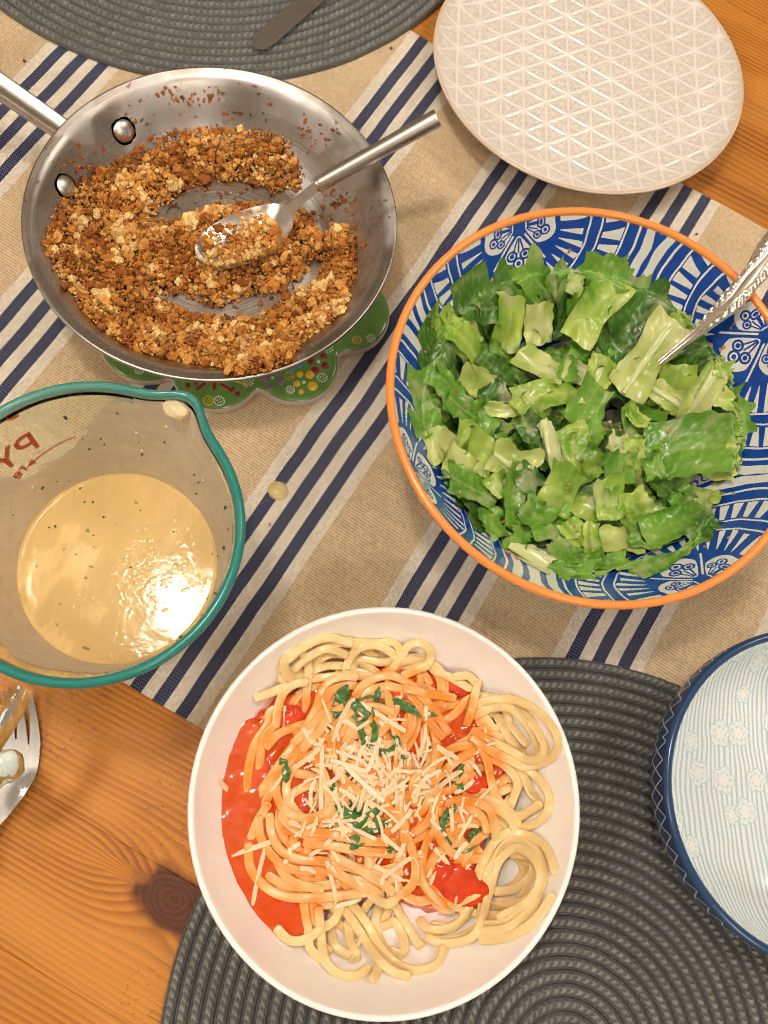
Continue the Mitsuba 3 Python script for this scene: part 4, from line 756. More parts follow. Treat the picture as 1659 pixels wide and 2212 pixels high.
HAND = [zA(l) for l in (
    [(500, 170), (510, 110), (560, 80), (660, 85), (780, 92), (850, 85), (882, 130), (860, 200), (790, 245), (660, 240)], [(890, 165), (920, 108), (980, 90), (1028, 130), (1020, 185), (950, 215)],
    [(630, 250), (640, 180), (690, 120), (770, 103), (840, 135), (850, 172), (790, 187), (700, 160), (600, 142), (530, 155), (500, 195), (560, 220)], [(310, 255), (420, 262), (540, 250), (660, 235)],
    [(440, 430), (448, 300), (455, 210), (425, 140), (375, 132), (340, 180), (350, 245), (390, 270)], [(380, 215), (450, 160), (540, 118), (640, 150)], [(200, 350), (290, 320), (360, 290), (440, 275)], [(170, 800), (170, 690), (200, 570), (260, 470), (275, 410), (340, 395)],
    [(222, 690), (230, 600), (255, 520), (330, 440)], [(1260, 345), (1350, 352), (1440, 395), (1530, 490)], [(1260, 370), (1360, 385), (1440, 440), (1530, 560), (1500, 640)], [(1330, 420), (1390, 520), (1432, 600)], [(1290, 590), (1400, 620), (1480, 680), (1560, 760), (1588, 840), (1545, 920), (1430, 975), (1360, 960)],
    [(1290, 620), (1380, 665), (1425, 750), (1400, 870)], [(1250, 560), (1300, 660), (1330, 790), (1380, 870)], [(1230, 440), (1300, 400), (1400, 395), (1490, 455), (1552, 540), (1550, 610), (1480, 642), (1400, 600), (1300, 545), (1220, 495)],
    [(250, 585), (310, 520), (380, 490), (440, 470), (550, 430)], [(300, 490), (310, 400), (340, 320), (400, 280), (455, 275)], [(670, 345), (710, 290), (780, 250), (850, 243), (920, 278), (980, 340), (1050, 420), (1120, 520)],
    [(900, 300), (1000, 330), (1090, 340), (1150, 350)], [(1200, 480), (1232, 370), (1262, 255)], [(890, 248), (950, 222), (1020, 195)], [(1040, 225), (1120, 260), (1220, 310)], [(1130, 250), (1200, 245), (1240, 280)],
    [(160, 905), (230, 790), (320, 660), (420, 520), (490, 400), (510, 330), (550, 272), (620, 245), (690, 250)], [(420, 600), (500, 510), (560, 430), (640, 380)], [(960, 860), (945, 760), (985, 700), (1060, 690)])] + [zB(l) for l in (
    [(430, 470), (450, 600), (465, 700), (540, 760)], [(500, 500), (512, 620), (530, 740), (590, 812), (680, 825), (745, 780)], [(560, 560), (570, 660), (620, 720), (700, 745)], [(640, 560), (650, 660), (690, 740)], [(750, 860), (795, 770)],
    [(850, 560), (900, 640), (900, 730), (830, 700)], [(1100, 470), (1200, 520), (1300, 540), (1430, 530), (1520, 450)], [(1240, 610), (1370, 590), (1480, 520), (1545, 400)], [(1260, 580), (1380, 560), (1460, 500)], [(1320, 430), (1420, 415), (1500, 350), (1490, 270), (1400, 250)], [(1380, 100), (1460, 70), (1545, 10)],
    [(1090, 110), (1200, 78), (1300, 68), (1370, 108), (1430, 170), (1440, 230)], [(1060, 60), (1180, 30), (1300, 30), (1385, 80), (1442, 175)], [(1100, 20), (1200, 0), (1300, 40), (1330, 130), (1340, 220)],
    [(1040, 660), (1140, 660), (1225, 600), (1262, 480), (1290, 350), (1340, 245), (1425, 192), (1512, 232), (1548, 330), (1510, 450)], [(1000, 640), (1100, 678), (1212, 645), (1275, 560), (1300, 440), (1318, 330), (1365, 258), (1430, 222), (1500, 270), (1530, 360), (1480, 470), (1330, 550)],
    [(970, 560), (1030, 610), (1130, 600), (1200, 540), (1245, 420)], [(970, 280), (990, 380), (1040, 450), (1100, 505)], [(1150, 490), (1250, 430), (1330, 340)], [(170, 200), (180, 320), (240, 400), (330, 450), (450, 462), (600, 450), (740, 430)], [(300, 280), (350, 360), (420, 402), (530, 425)],
    [(180, 190), (220, 90), (270, 10)], [(700, 560), (730, 480), (780, 440)], [(790, 480), (772, 580), (800, 680), (860, 760), (960, 802), (1060, 772), (1092, 690)], [(300, 600), (360, 660), (430, 662), (510, 612), (570, 560), (612, 495)], [(620, 510), (690, 610), (770, 730), (850, 802), (935, 832)],
    [(850, 470), (900, 560), (950, 640), (992, 705)], [(430, 200), (560, 215), (700, 240), (860, 255)], [(270, 60), (282, 160), (330, 240), (420, 280), (540, 292), (680, 322), (800, 332), (885, 310)], [(560, 260), (700, 330), (800, 390), (860, 440)], [(740, 442), (810, 472), (880, 452), (942, 400), (962, 310), (930, 200), (890, 120), (830, 30), (790, -60)],
    [(900, 200), (910, 120), (880, 40), (900, -40)])]
for l in HAND:
    q = on_pile(l, pile); lo_ = np.linalg.norm(np.diff(q, axis=0), axis=1).sum()
    if lo_ > .028 and rng.random() < .62:   # strands lie in bundles
        t = np.gradient(q, axis=0); t /= np.linalg.norm(t, axis=1, keepdims=True); o = rng.choice([-1, 1]) * rng.uniform(.0036, .0050); b_ = q + np.stack([-t[:, 1], t[:, 0]], 1) * o + rng.normal(size=q.shape) * .0006
        if all(HEAP.buffer(.004).contains(Point(p)) for p in b_): strand(b_[:max(4, len(b_) - int(rng.integers(0, 2)))], twist=.3)
    strand(on_pile(l, pile), twist=.24, lift=rng.uniform(.0, .0012))

# tomato sauce fills between the strands and runs out to the left
g = np.linspace(-.082, .066, 300); SX, SY = np.meshgrid(PB[0] + g, PB[1] + np.linspace(-.074, .070, 300), indexing='ij'); sp_ = np.stack([SX, SY], -1)
bl_ = gaussian_filter(pile.H, 6.5); cov = gaussian_filter(sauce_at(sp_), 1.5); inp = shapely.contains_xy(POOL, SX, SY)
bow = np.interp(np.hypot(SX - PB[0], SY - PB[1]), pb_in[:, 0], pb_in[:, 1])
sz = pile.get(sp_, bl_) - .0004 - .0070 * (1 - np.clip(cov * 1.6, 0, 1)) + .0022 * (meshkit.fbm(np.stack([SX * 140, SY * 140, SX * 0], -1), 3, 5) - .5)
edge_ = shapely.distance(POOL.exterior, shapely.points(sp_)); lvl = LEVEL + .0012 * (meshkit.fbm(np.stack([SX * 120, SY * 120, SX * 0], -1), 3) - .5) - .0030 * np.clip(1 - edge_ / .0030, 0, 1)**2
sz = np.where((bow > LEVEL - .004) & ~inp, -1, sz); sz = np.where(inp, np.where(bow > LEVEL - .007, lvl, np.maximum(sz, lvl)), sz); ok = (sz > bow + .0001) & ((cov > .05) | inp)
F_ = grid_faces(300, 300); F_ = F_[ok.reshape(-1)[F_].any(1)]
lump = meshkit.fbm(np.stack([SX * 90, SY * 90, SX * 0], -1), 3, 7)[..., None]
sc_ = np.array([.60, .050, .005]) * (1 - lump) + np.array([.56, .095, .012]) * lump
scene['sauce_matter'] = VC(.09, specular=.35)
sm = trimesh.Trimesh(np.stack([SX, SY, sz], -1).reshape(-1, 3), F_, process=False)
if sm.face_normals[0][2] < 0: sm.invert()
sk_ = thing('tomato_sauce', 'red tomato sauce between the linguine pooling at the left of the bowl', 'sauce')
add('sauce', sm, 'sauce_matter', sk_, smooth=True, color=sc_.reshape(-1, 3))
for (l, r, hgt) in ((zB([(1165, 395)])[0], (.0135, .0100), .0045), (zB([(1085, 340)])[0], (.008, .007), .004), (zA([(380, 440)])[0], (.0075, .006), .004), (zA([(880, 330)])[0], (.010, .005), .003), (zA([(1170, 290)])[0], (.009, .0045), .0025), (zA([(1240, 760)])[0], (.008, .007), .003)):
    b = trimesh.creation.icosphere(3); v = np.array(b.vertices); v = v * (1 + 1.0 * (meshkit.fbm(v * 1.6 + l[0], 3) - .5)[:, None]); xy = at(*l, .030)[:2]; z = pile.get(xy[None], bl_)[0]
    v = v * [r[0], r[1], hgt] + [*xy, z - .0006]; c = np.array([.56, .050, .014]) * (.8 + .5 * meshkit.noise(v * 300)[:, None]); add('tomato_chunk', (v, np.array(b.faces)), 'sauce_matter', sk_, smooth=True, color=c)
    pile.put(v, v[:, 2])
pile.H = np.maximum(pile.H, np.where(shapely.contains_xy(SAUCE, pile.X, pile.Y), gaussian_filter(pile.H, 5) - .0006, 0))

# basil ribbons
def basil_col(p, n, uv): return mix((.028, .095, .016), (.085, .20, .045), fbm(p.x * 400, p.y * 400, p.z * 300))
scene['basil_matter'] = {'type': 'twosided', 'bsdf': {'type': 'principled', 'base_color': proc(basil_col), 'roughness': .28, 'specular': .5}}
def ribbon(l, w, zz=.034):
    xy = on_pile(l, pile); p = smooth_pts(xy, 36); z = gaussian_filter1d(maximum_filter1d(pile.get(p), 3), 2.) + .0009; s = np.linspace(0, 1, 36)
    z = z + .0022 * np.clip(meshkit.noise(np.column_stack([s * 6 + l[0][0], s * 0, s * 0])) - .35, 0, 1); P = np.column_stack([p, z]); r = np.cumsum(rng.normal(size=36)) * .13; r = r - r.mean()
    t = np.gradient(p, axis=0); t /= np.linalg.norm(t, axis=1, keepdims=True); up = np.column_stack([np.stack([-t[:, 1], t[:, 0]], 1) * np.sin(r)[:, None], np.cos(r)])
    h = w / 2 * np.clip(np.sin(np.pi * (s * .96 + .02)) * 1.7, .25, 1) * (1 + .25 * (meshkit.noise(np.column_stack([s * 14 + l[0][1], s * 0, s * 0])) - .5))
    pile.put(P, P[:, 2] + .0004); u, v = pix(P[18]); add('basil_strip', strip(P, h, .0003, up, h * .25 * np.sin(s * 9 + l[0][0]), 7), 'basil_matter', label=f'dark green basil strip {where(u, v, 830, 1700, 260)} the pasta heap', cat='basil', group='basil strips on the pasta', smooth=True)
for l, w in ((zA([(575, 440), (600, 370), (640, 285)]), .0058), (zA([(640, 345), (680, 360), (740, 340), (790, 345)]), .0014), (zA([(680, 490), (672, 380), (715, 410), (760, 470), (770, 520), (735, 600)]), .0030), (zA([(715, 400), (740, 440), (700, 480), (720, 560), (722, 635)]), .0030), (zA([(790, 292), (772, 390), (760, 440)]), .0030), (zA([(800, 372), (880, 372), (950, 402), (1062, 432)]), .0042),
             (zA([(325, 620), (348, 690), (350, 750)]), .0038), (zA([(840, 515), (882, 552), (850, 590), (760, 612)]), .0028), (zA([(1192, 660), (1165, 735), (1178, 805)]), .0040), (zA([(1150, 850), (1112, 900), (1085, 950)]), .0042), (zB([(1130, 30), (1085, 100), (1105, 180), (1150, 230), (1205, 242), (1255, 212)]), .0020), (zB([(1212, 192), (1275, 140)]), .0042),
             (zA([(560, 740), (575, 790)]), .0030), (zA([(890, 628), (905, 655)]), .0040), (zA([(640, 700), (650, 725)]), .0028), (zB([(580, 25), (650, 80), (720, 112), (830, 108)]), .0052), (zB([(650, 0), (680, 60), (800, 25)]), .0040), (zB([(600, 60), (680, 90), (760, 60), (812, 30)]), .0030), (zB([(640, 180), (690, 178), (660, 228), (720, 205)]), .0020), (zB([(720, 130), (780, 142), (830, 98)]), .0045), (zB([(840, 232), (850, 245)]), .0030)):
    ribbon(l, w * 1.05)

# parmesan shreds
def parm_col(p, n, uv): return mix((.74, .57, .35), (.80, .65, .43), noise(p.x * 500, p.y * 500, p.z * 500))
scene['parmesan_matter'] = {'type': 'principled', 'base_color': proc(parm_col), 'roughness': .35, 'specular': .45, 'flatness': 0.}
def shred(a, b, w, h, bend=0.):
    n = 7; s = np.linspace(0, 1, n); p = a + (b - a) * s[:, None]; d = (b - a) / (np.linalg.norm(b - a) + 1e-9); sd = np.array([-d[1], d[0]]); p = p + sd * (bend * 4 * s * (1 - s))[:, None]
    z = np.max([pile.get(p + sd * o) for o in (-w * .4, 0, w * .4)], axis=0); A_ = np.column_stack([s, np.ones(n)]); k = np.linalg.lstsq(A_, z, rcond=None)[0]; ln_ = A_ @ k; ln_ = ln_ + max(0, np.sort(z - ln_)[-2]) * .75
    P = np.column_stack([p, ln_ + h * .35]); tw = rng.uniform(-.5, .5); up = np.array([sd[0] * math.sin(tw), sd[1] * math.sin(tw), math.cos(tw)]); sec = np.array([(-w / 2, -h / 2), (w / 2, -h / 2), (w / 2, h * .4), (w * .4, h / 2), (-w * .4, h / 2), (-w / 2, h * .4)])
    pile.put(np.vstack([p, p + sd * w * .3, p - sd * w * .3]), np.tile(P[:, 2] + h / 2, 3)); L = np.linalg.norm(b - a); u, v = pix(P[3]); sc = np.ones(n) * rng.uniform(.85, 1.1); sc[0] *= rng.uniform(.55, 1); sc[-1] *= rng.uniform(.55, 1)
    add('parmesan_shred', sweep(P, sec, up, sc), 'parmesan_matter', label=f"{'long' if L > .014 else 'short' if L < .006 else 'medium'} pale parmesan shred {where(u, v, 830, 1690, 250)} the pasta heap", cat='parmesan shred', group='parmesan shreds on the pasta', smooth=False)
cen = ground(zA([(720, 700), (1000, 740), (560, 880), (850, 900), (1080, 640)]), .034); ux2 = (at(930, 1700, .03) - at(830, 1700, .03))[:2] / 100
for i in range(215):
    c0 = cen[rng.choice(5, p=[.42, .14, .20, .14, .10])] + rng.normal(size=2) * [.0145, .0115]; L = np.clip(rng.gamma(3.2, .0024), .002, .017); a_ = rng.uniform(0, math.pi); d = np.array([math.cos(a_), math.sin(a_)]) * L / 2
    if HEAP.buffer(-.01).contains(Point(c0)): shred(c0 - d, c0 + d, rng.uniform(.0009, .0022), rng.uniform(.0006, .0011), rng.normal() * L * .06)
for i in range(16):
    q = ground([(rng.uniform(560, 1080), rng.uniform(1520, 1990))], .03)[0]; a_ = rng.uniform(0, math.pi); d = np.array([math.cos(a_), math.sin(a_)]) * rng.uniform(.002, .006)
    if HEAP.buffer(-.01).contains(Point(q)): shred(q - d, q + d, .0012, .0009)
for l in (zA([(520, 570), (515, 910)]), zA([(702, 370), (915, 505)]), zA([(655, 362), (570, 555)]), zA([(628, 668), (812, 838)]), zA([(395, 672), (510, 582)]), zA([(540, 590), (720, 650)]), zA([(560, 640), (735, 700)]), zB([(190, 500), (248, 232)]), zB([(90, 262), (275, 200)]), zB([(540, 285), (588, 480)]), zB([(562, 318), (675, 415)]), zB([(790, 385), (990, 242)]), zB([(658, 768), (712, 632)]), zB([(580, 505), (705, 462)]), zB([(460, 265), (590, 152)]), zB([(388, 172), (500, 108)]), zB([(590, 190), (715, 82)]), zB([(640, 112), (778, 188)]), zB([(1030, 400), (1085, 320)]), zB([(1120, 320), (1050, 230)]), zB([(845, 150), (940, 45)]), zB([(340, 300), (368, 225)]), zB([(415, 325), (490, 345)]), zB([(765, 310), (895, 372)]), zA([(30, 735), (75, 785)]), zB([(1160, 125), (1258, 128)]), zB([(1130, 40), (1138, 148)]), zB([(1030, 90), (1105, 170)]), zB([(800, 160), (890, 240)]), zB([(1145, 280), (1205, 200)]), zA([(1075, 770), (1180, 690)]), zA([(990, 740), (1080, 690)])):
    a, b = on_pile(l, pile); shred(a, b, .0021, .0011, rng.normal() * .0004)

# ---------------------------------------------------------------- lettuce
sal = Pile(SB, .105, .0007, lambda X, Y: np.interp(np.hypot(X - SB[0], Y - SB[1]), sb_in[:, 0], sb_in[:, 1], right=.09))
MC = at(1265, 900, .05)[:2]
def mound(X, Y): r = np.hypot((X - MC[0]) / .074, (Y - MC[1]) / .070); return .066 - .022 * r**2.2
base_ = np.minimum(mound(sal.X, sal.Y) - .026, .044); sal.H = np.maximum(sal.H, np.where(np.hypot(sal.X - MC[0], sal.Y - MC[1]) < .066, base_, 0))
TONE = {'d': ((.030, .105, .010), (.065, .180, .022)), 'm': ((.075, .215, .016), (.165, .345, .042)), 'l': ((.155, .320, .024), (.360, .480, .085)), 'p': ((.280, .390, .070), (.500, .545, .190)), 'w': ((.46, .52, .26), (.60, .62, .38))}
scene['lettuce_matter'] = {'type': 'twosided', 'bsdf': VC(.28, specular=.45, clearcoat=.25, clearcoat_gloss=.93)}
scene['rib_matter'] = VC(.18, specular=.5)
NAMES = {'d': 'dark green', 'm': 'mid green', 'l': 'light green', 'p': 'pale yellow green', 'w': 'whitish rib'}
def leaf(u, v, Lp, Wp, ang, tone, tilt=0., curl=0., ruf=1., lift=0., label=None, strict=True):
    c = on_pile([(u, v)], sal, .002)[0]; k = (.47 - sal.get(c[None])[0]) / 1944.1; L, W = Lp * k, Wp * k * 1.04; seed = int(abs(u * 7 + v * 13)) % 9973
    a = math.radians(ang); e1 = UX * math.cos(a) + UY * math.sin(a); e2 = np.array([-e1[1], e1[0]]); nu, nv = max(20, int(L / .0010)), max(16, int(W / .0010))
    s, t = np.meshgrid(np.linspace(-1, 1, nu), np.linspace(-1, 1, nv), indexing='ij'); o = s * 0
    nz = lambda f, g, kk: meshkit.noise(np.stack([s * f + seed, t * g + kk * 17, o], -1), kk) - .5
    x = L / 2 * s * (1 + .24 * nz(0, 1.6, 5)); y = W / 2 * t * (1 + .34 * nz(1.5, 0, 9)) + .16 * W * nz(1.0, 0, 2)
    fr = np.clip((abs(t) - .70) / .30, 0, 1)**2; frill = ruf * (1 if tone in 'dm' else .55)
    y = y + np.sign(t) * fr * frill * (.0009 * nz(6, 0, 3) + .0002 * nz(18, 0, 4)) * 2
    cut = np.clip((abs(s) - .80) / .2, 0, 1)**2; x = x + np.sign(s) * cut * (.0006 * nz(0, 3, 6)) * 2
    if strict: Hs = gaussian_filter(maximum_filter(sal.H, 5), 5.5)
    else: Hs = gaussian_filter(sal.H, 8)
    P = c + x[..., None] * e1 + y[..., None] * e2
    rr_ = np.hypot(P[..., 0] - SB[0], P[..., 1] - SB[1]); dx_ = ((P - SB[:2]) @ UX) / np.maximum(rr_, 1e-6); lim = np.minimum(1, (.0925 - (.0100 + .0080 * (meshkit.noise(np.stack([s * 3 + seed, t * 3, o], -1), 8) - .5) + .004 * ((seed % 7) / 3 - 1)) * np.clip(dx_ * 1.2, 0, 1)) / np.maximum(rr_, 1e-6)); P = SB[:2] + (P - SB[:2]) * lim[..., None]; rr_ = rr_ * lim
    hb = sal.get(P, Hs); w_ = np.cos(s * 1.2) * np.cos(t * 1.2); ctr = np.average(hb, weights=w_); g0 = np.stack([s.ravel(), t.ravel(), o.ravel() + 1], 1); kf = np.linalg.lstsq(g0, hb.ravel(), rcond=None)[0]; plane = (g0 @ kf).reshape(s.shape)
    base = plane + .45 * (hb - plane); up = np.max(np.where(abs(s) + abs(t) < 1.2, hb - base, -1)); base = base + max(0, up) * .5
    z = base + .0009 + lift + tilt * x + curl * ((y / (W / 2))**2 * W * .26) + abs(curl) * .4 * (s * np.abs(s)) * L * .12 + frill * .0085 * fr * (nz(3.2, .3, 1) + .22) + .0070 * nz(1.3, 1.3, 7) + .0011 * (meshkit.noise(np.stack([x * 240 + seed, y * 240, o], -1)) - .5)
    z = np.maximum(z, hb * .5 + .5 * base - .0002) if strict else z
    z = np.minimum(z, mound(P[..., 0], P[..., 1]) + .020); z = np.maximum(z, np.interp(rr_, sb_in[:, 0], sb_in[:, 1]) + .0006)
    # veins: a mid line with side veins and a net between them, paler and slightly sunk
    sv_ = (s * L + abs(t) * W * .38) / .0075 + .8 * nz(2.5, 2, 4); vein = np.exp(-((sv_ - np.round(sv_)) / .065)**2) * (.5 + .5 * (1 - abs(t))); midv = np.exp(-(t / (.06 if tone in 'dm' else .13))**2)
    net = np.exp(-((meshkit.noise(np.stack([x * 380 + seed, y * 380, o], -1)) - .5) / .035)**2); blis = meshkit.noise(np.stack([x * 330 + seed, y * 330, o], -1), 3); z = z + .0011 * (blis - .5) * (1 if tone in 'dm' else .5) - .00035 * vein
    dk_, lt_ = (np.array(q) for q in TONE[tone]); g = np.clip(.5 + 1.5 * nz(1.2, 1.2, 6) + .30 * s * (1 if seed % 2 else -1), 0, 1)[..., None]; col = dk_ * (1 - g) + lt_ * g
    ve = np.clip(.62 * midv + .55 * vein + .26 * net, 0, .8)[..., None]; pale_ = lt_ * .55 + np.array([.42, .50, .20]) * .45; col = col * (1 - ve) + pale_ * ve
    drs = np.clip((meshkit.fbm(np.stack([x * 110 + seed, y * 110, o + 4], -1), 3) - .60) / .12, 0, 1)[..., None] * .30; col = col * (1 - drs) + np.array([.60, .58, .36]) * drs
    sal.put(P, z); V = np.concatenate([P, z[..., None]], -1).reshape(-1, 3)
    lb = label or f"{'large' if Lp * Wp > 8000 else 'small' if Lp * Wp < 3600 else 'narrow' if Wp < .5 * Lp else 'squarish'} {NAMES[tone]} lettuce piece {'across' if ang % 180 < 25 or ang % 180 > 155 else 'upright' if 65 < ang % 180 < 115 else 'rising right' if ang % 180 < 90 else 'falling right'} {where(u, v, 1260, 890, 370)} the salad"
    k_ = add('lettuce_piece', (V, grid_faces(nu, nv)), 'lettuce_matter', label=lb, cat='lettuce', group='cut lettuce pieces in the salad bowl', smooth=True, color=np.clip(col, 0, 1).reshape(-1, 3))
    if tone in 'pw' and Lp > 105 and strict:
        i0, i1 = int(nu * .02), int(nu * .98); j = nv // 2; mid = np.column_stack([P[i0:i1, j], gaussian_filter1d(z[i0:i1, j], 3) + .0005]); q = np.linspace(0, 1, len(mid)); wv = (.0022 if tone == 'p' else .0038) * (.55 + .65 * q)
        rm = strip(mid, wv, .0016, (0, 0, 1.), -.0007 * np.ones(len(mid)), 9, .5); add('rib', rm, 'rib_matter', k_, smooth=True, color=np.array([.52, .58, .27]) * (.92 + .16 * vnoise(rm[0] * [1, 1, 0], 300)[:, None]))
fillers = []
for i in range(120):
    r, a_ = math.sqrt(rng.random()), rng.uniform(0, 6.28); u, v = 1262 + 330 * r * math.cos(a_), 900 + 295 * r * math.sin(a_)
    leaf(u, v, rng.uniform(60, 140), rng.uniform(50, 85), rng.uniform(0, 180), rng.choice(list('dddmmmmml')), tilt=rng.normal() * .28, curl=rng.normal() * .35, strict=False)
for i in range(16): leaf(1262 + rng.normal() * 90, 900 + rng.normal() * 80, rng.uniform(80, 130), rng.uniform(60, 85), rng.uniform(0, 180), rng.choice(list('ddmm')), tilt=rng.normal() * .2, strict=False)
C_ = lambda x, y: (837 + .2604 * x, 513 + .2604 * y); D_ = lambda x, y: (1215 + .2676 * x, 567 + .2676 * y); E_ = lambda x, y: (837 + .2604 * x, 864 + .2604 * y); F_f = lambda x, y: (1215 + .2676 * x, 918 + .2676 * y)
TOP = [(C_, 250, 760, 90, 75, 60, 'd', .2), (C_, 300, 720, 70, 75, 20, 'm', .3), (C_, 650, 420, 120, 85, 40, 'd', .35), (C_, 760, 590, 100, 72, 15, 'd', .3), (C_, 1480, 600, 110, 40, 80, 'd', .2), (C_, 1240, 740, 60, 70, 10, 'p', 0), (D_, 320, 180, 120, 82, 88, 'm', .55), (D_, 90, 170, 65, 36, 70, 'l', .3), (D_, 120, 480, 60, 70, 30, 'm', 0),
       (C_, 460, 700, 75, 26, 55, 'l', .2), (C_, 400, 980, 95, 60, 75, 'd', .1), (C_, 480, 1150, 90, 55, 110, 'd', 0), (C_, 250, 1280, 92, 46, 105, 'm', .2), (C_, 960, 790, 86, 66, 92, 'l', .15), (C_, 620, 880, 70, 60, 50, 'l', .1), (C_, 690, 1060, 165, 56, -38, 'l', .1), (C_, 870, 1040, 40, 36, 10, 'm', .1), (C_, 880, 1180, 110, 40, -25, 'd', 0), (C_, 680, 1300, 70, 52, -20, 'p', 0), (C_, 480, 1330, 120, 60, -40, 'm', .1), (C_, 860, 1350, 60, 56, 30, 'd', 0),
       (C_, 1120, 1180, 50, 40, 20, 'd', .1), (C_, 1300, 1330, 150, 66, 12, 'l', .05), (D_, 150, 960, 60, 58, -20, 'w', .1), (C_, 1250, 1090, 112, 74, -35, 'p', .12), (C_, 1480, 1080, 84, 38, 75, 'm', .2), (D_, 150, 700, 90, 50, 60, 'm', .15), (D_, 230, 440, 158, 86, 54, 'l', .22), (D_, 600, 520, 142, 98, 25, 'd', .1), (D_, 420, 760, 80, 70, 30, 'd', 0), (D_, 320, 870, 62, 60, 70, 'l', .1), (D_, 900, 560, 92, 40, 65, 'l', .3), (D_, 1200, 680, 140, 80, -15, 'd', .15), (D_, 1000, 850, 100, 36, 5, 'd', .1),
       (D_, 1230, 1060, 80, 50, 10, 'd', 0), (D_, 880, 1000, 70, 66, 80, 'l', .2), (D_, 860, 1170, 120, 46, -35, 'p', .2), (D_, 1110, 1080, 130, 48, 62, 'p', .3), (D_, 1290, 860, 60, 46, 75, 'l', .5), (D_, 1330, 1210, 90, 44, -30, 'l', .2), (D_, 620, 860, 172, 84, 53, 'p', .2), (D_, 180, 1180, 95, 76, 70, 'm', .05), (D_, 560, 1270, 70, 30, -40, 'l', .1),
       (E_, 260, 210, 60, 40, -70, 'm', .2), (E_, 350, 180, 70, 46, -60, 'm', .1), (E_, 620, 110, 95, 70, -20, 'm', .05), (E_, 830, 220, 95, 46, 70, 'm', .1), (E_, 960, 120, 80, 28, -10, 'p', .0), (E_, 1140, 130, 80, 40, -55, 'l', .2), (E_, 1210, 380, 120, 46, -52, 'd', .05), (F_f, 200, 100, 80, 50, 50, 'm', .1), (F_f, 420, 160, 56, 48, 70, 'w', .1), (F_f, 600, 220, 66, 54, 10, 'l', .1), (F_f, 60, 210, 90, 72, -70, 'l', .2), (E_, 1340, 430, 110, 28, -66, 'w', .2),
       (E_, 450, 420, 80, 70, 10, 'p', .1), (E_, 640, 390, 56, 66, -10, 'l', .1), (E_, 780, 490, 76, 68, 60, 'l', .2), (E_, 1040, 530, 100, 70, -28, 'p', .2), (E_, 560, 560, 76, 54, 60, 'p', .15), (E_, 690, 770, 124, 70, -12, 'm', .15), (E_, 890, 760, 50, 50, 40, 'l', .1), (E_, 860, 1050, 70, 54, -70, 'm', 0), (E_, 1010, 860, 140, 44, 82, 'm', .2), (E_, 1150, 700, 60, 60, 50, 'd', .1), (F_f, 290, 260, 64, 36, -20, 'm', .1), (F_f, 190, 400, 90, 34, 20, 'l', .1), (F_f, 440, 390, 92, 60, 12, 'm', .1), (F_f, 60, 420, 60, 36, -60, 'l', .2),
       (E_, 1390, 800, 80, 80, -20, 'l', .2), (E_, 1200, 1000, 80, 62, -30, 'm', .1), (E_, 1320, 1140, 100, 36, 10, 'm', .1), (F_f, 100, 880, 62, 52, -60, 'l', .1), (F_f, 790, 600, 62, 44, -50, 'd', .1), (F_f, 1010, 620, 70, 56, 40, 'm', .15), (F_f, 1130, 640, 70, 30, 70, 'l', .1), (F_f, 340, 620, 66, 80, 10, 'l', .25), (F_f, 550, 680, 64, 84, -60, 'l', .25), (F_f, 420, 960, 90, 56, -5, 'p', .1), (F_f, 580, 920, 70, 46, 80, 'm', .2), (F_f, 860, 840, 130, 74, 20, 'm', .15), (F_f, 1180, 880, 90, 76, 40, 'd', .15), (F_f, 900, 1080, 200, 40, 18, 'm', .2),
       (F_f, 190, 1000, 100, 30, 85, 'l', .2), (F_f, 350, 1130, 80, 44, 15, 'm', .1), (F_f, 130, 1140, 90, 50, 10, 'm', .1), (E_, 1180, 1290, 105, 42, -28, 'w', 0), (E_, 1400, 1290, 70, 60, 50, 'm', .1), (E_, 1540, 1420, 90, 36, 5, 'm', 0), (E_, 1060, 1180, 70, 40, 60, 'm', .1), (F_f, 1480, 210, 66, 36, 55, 'd', .1), (F_f, 1330, 330, 60, 46, 60, 'p', 0), (F_f, 1400, 120, 70, 36, 60, 'l', .1), (F_f, 1000, 255, 178, 118, -4, 'm', .05), (F_f, 700, 380, 46, 44, 20, 'm', .2)]
for f, x, y, L, W, a, tn_, cu in TOP:
    leaf(*f(x, y), L * 1.08, W * 1.10, a, tn_, tilt=rng.normal() * .06, curl=(cu + .08) * rng.choice([1.3, 1.3, -.8]))
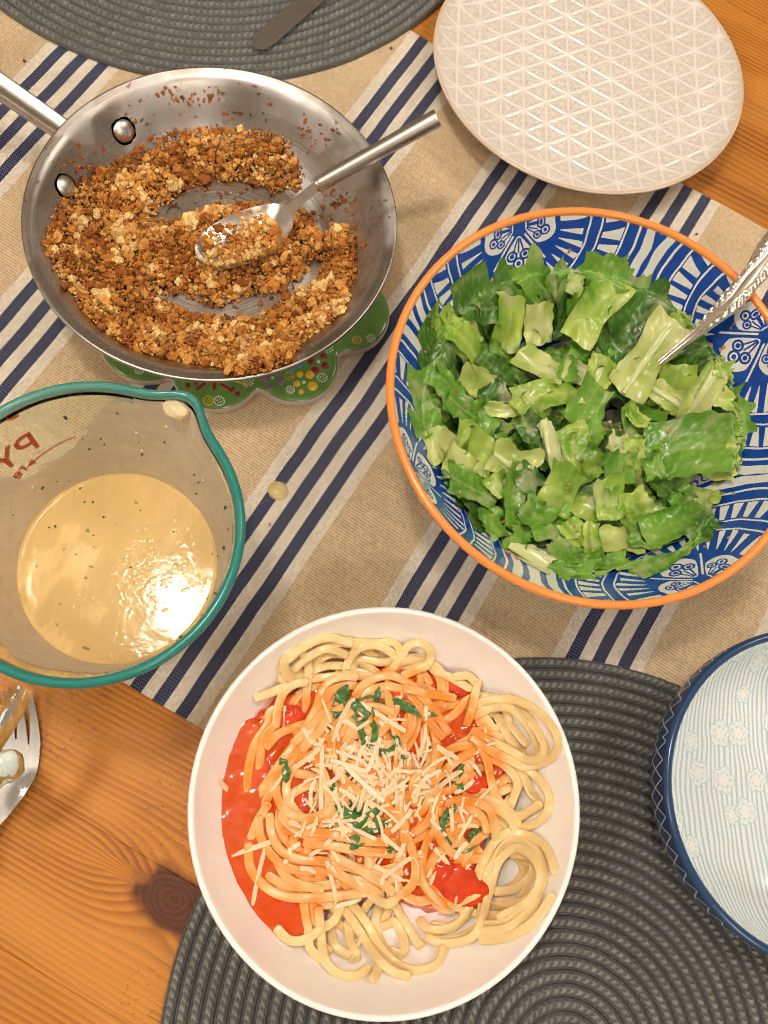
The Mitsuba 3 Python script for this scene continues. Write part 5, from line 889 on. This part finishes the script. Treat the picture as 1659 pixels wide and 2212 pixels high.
# toasted crumbs and flecks of dressing caught on the leaves
cP, cS, cC = [], [], []
CR = [(*C_(x, y), r) for x, y, r in ((1010, 555, .0024), (560, 690, .0012), (355, 770, .0011), (965, 1065, .0013), (600, 1200, .0026), (780, 1300, .0018), (985, 1250, .001), (700, 1290, .0013), (1205, 670, .001), (1490, 155, .0016), (870, 350, .0008))] + [(*D_(x, y), r) for x, y, r in ((530, 785, .0014), (590, 775, .0010), (905, 1050, .0013), (900, 1205, .0012), (960, 1265, .0024), (590, 1190, .0014), (430, 1270, .0014), (1015, 505, .0016), (1315, 570, .0012), (1200, 665, .0011), (1295, 690, .0018), (1070, 690, .001), (1620, 880, .0014), (510, 1240, .001))] + [(*E_(x, y), r) for x, y, r in ((720, 155, .0013), (930, 215, .0013), (820, 370, .0020), (1040, 365, .0012), (960, 555, .0010), (990, 510, .0008), (1035, 930, .0020), (1155, 870, .001), (1025, 1235, .0014), (1090, 1290, .0018), (1580, 640, .0013), (890, 1295, .0008), (1455, 140, .0011))] + [(*F_f(x, y), r) for x, y, r in ((465, 195, .0012), (540, 340, .0018), (120, 420, .0015), (800, 580, .0018), (640, 660, .0016), (560, 805, .0009), (425, 930, .0020), (390, 1000, .001), (500, 1030, .001), (1315, 415, .0012), (220, 715, .0014), (1485, 110, .0012), (1140, 985, .0008), (720, 530, .0016))]
cP = []
for u, v, r in CR:
    r = r * .62
    for q in range(3):
        xy = at(u + rng.normal() * r * 1900, v + rng.normal() * r * 1900, .062)[:2]; cP.append((*xy, sal.get(xy[None])[0] + r * .5)); cS.append(r * rng.uniform(.5, 1)); cC.append(np.array([.46, .22, .085]) * rng.uniform(.7, 1.3))
for _ in range(60):
    xy = at(1262 + 300 * rng.normal() * .55, 900 + 260 * rng.normal() * .55, .06)[:2]; r = rng.uniform(.0003, .0008); cP.append((*xy, sal.get(xy[None])[0] + r * .4)); cS.append(r); cC.append(np.array([.50, .30, .13]) * rng.uniform(.6, 1.4))
m, cc = crumbs(cP, cS, cC, .0004); add('salad_crumbs', m, 'toast', label='brown toasted crumbs stuck to the dressed lettuce leaves', cat='breadcrumbs', kind='stuff', smooth=False, color=cc)
# loose crumbs on the cloth
for u, v, s, lb in ((845, 105, .0010, 'brown crumb on the runner left of the embossed plate'), (583, 1134, .0009, 'tiny brown crumb on a stripe below the dressing drop'), (53, 132, .0008, 'tiny crumb on the runner near the skillet handle'), (1504, 506, .0009, 'tiny crumb on the runner above the salad bowl rim')):
    P = at(u, v, .0022); m, cc = crumbs([P + [0, 0, s * .3]], [s], [np.array([.18, .06, .02])], .0001); add('crumb', m, 'toast', label=lb, cat='crumb', smooth=False, color=cc)
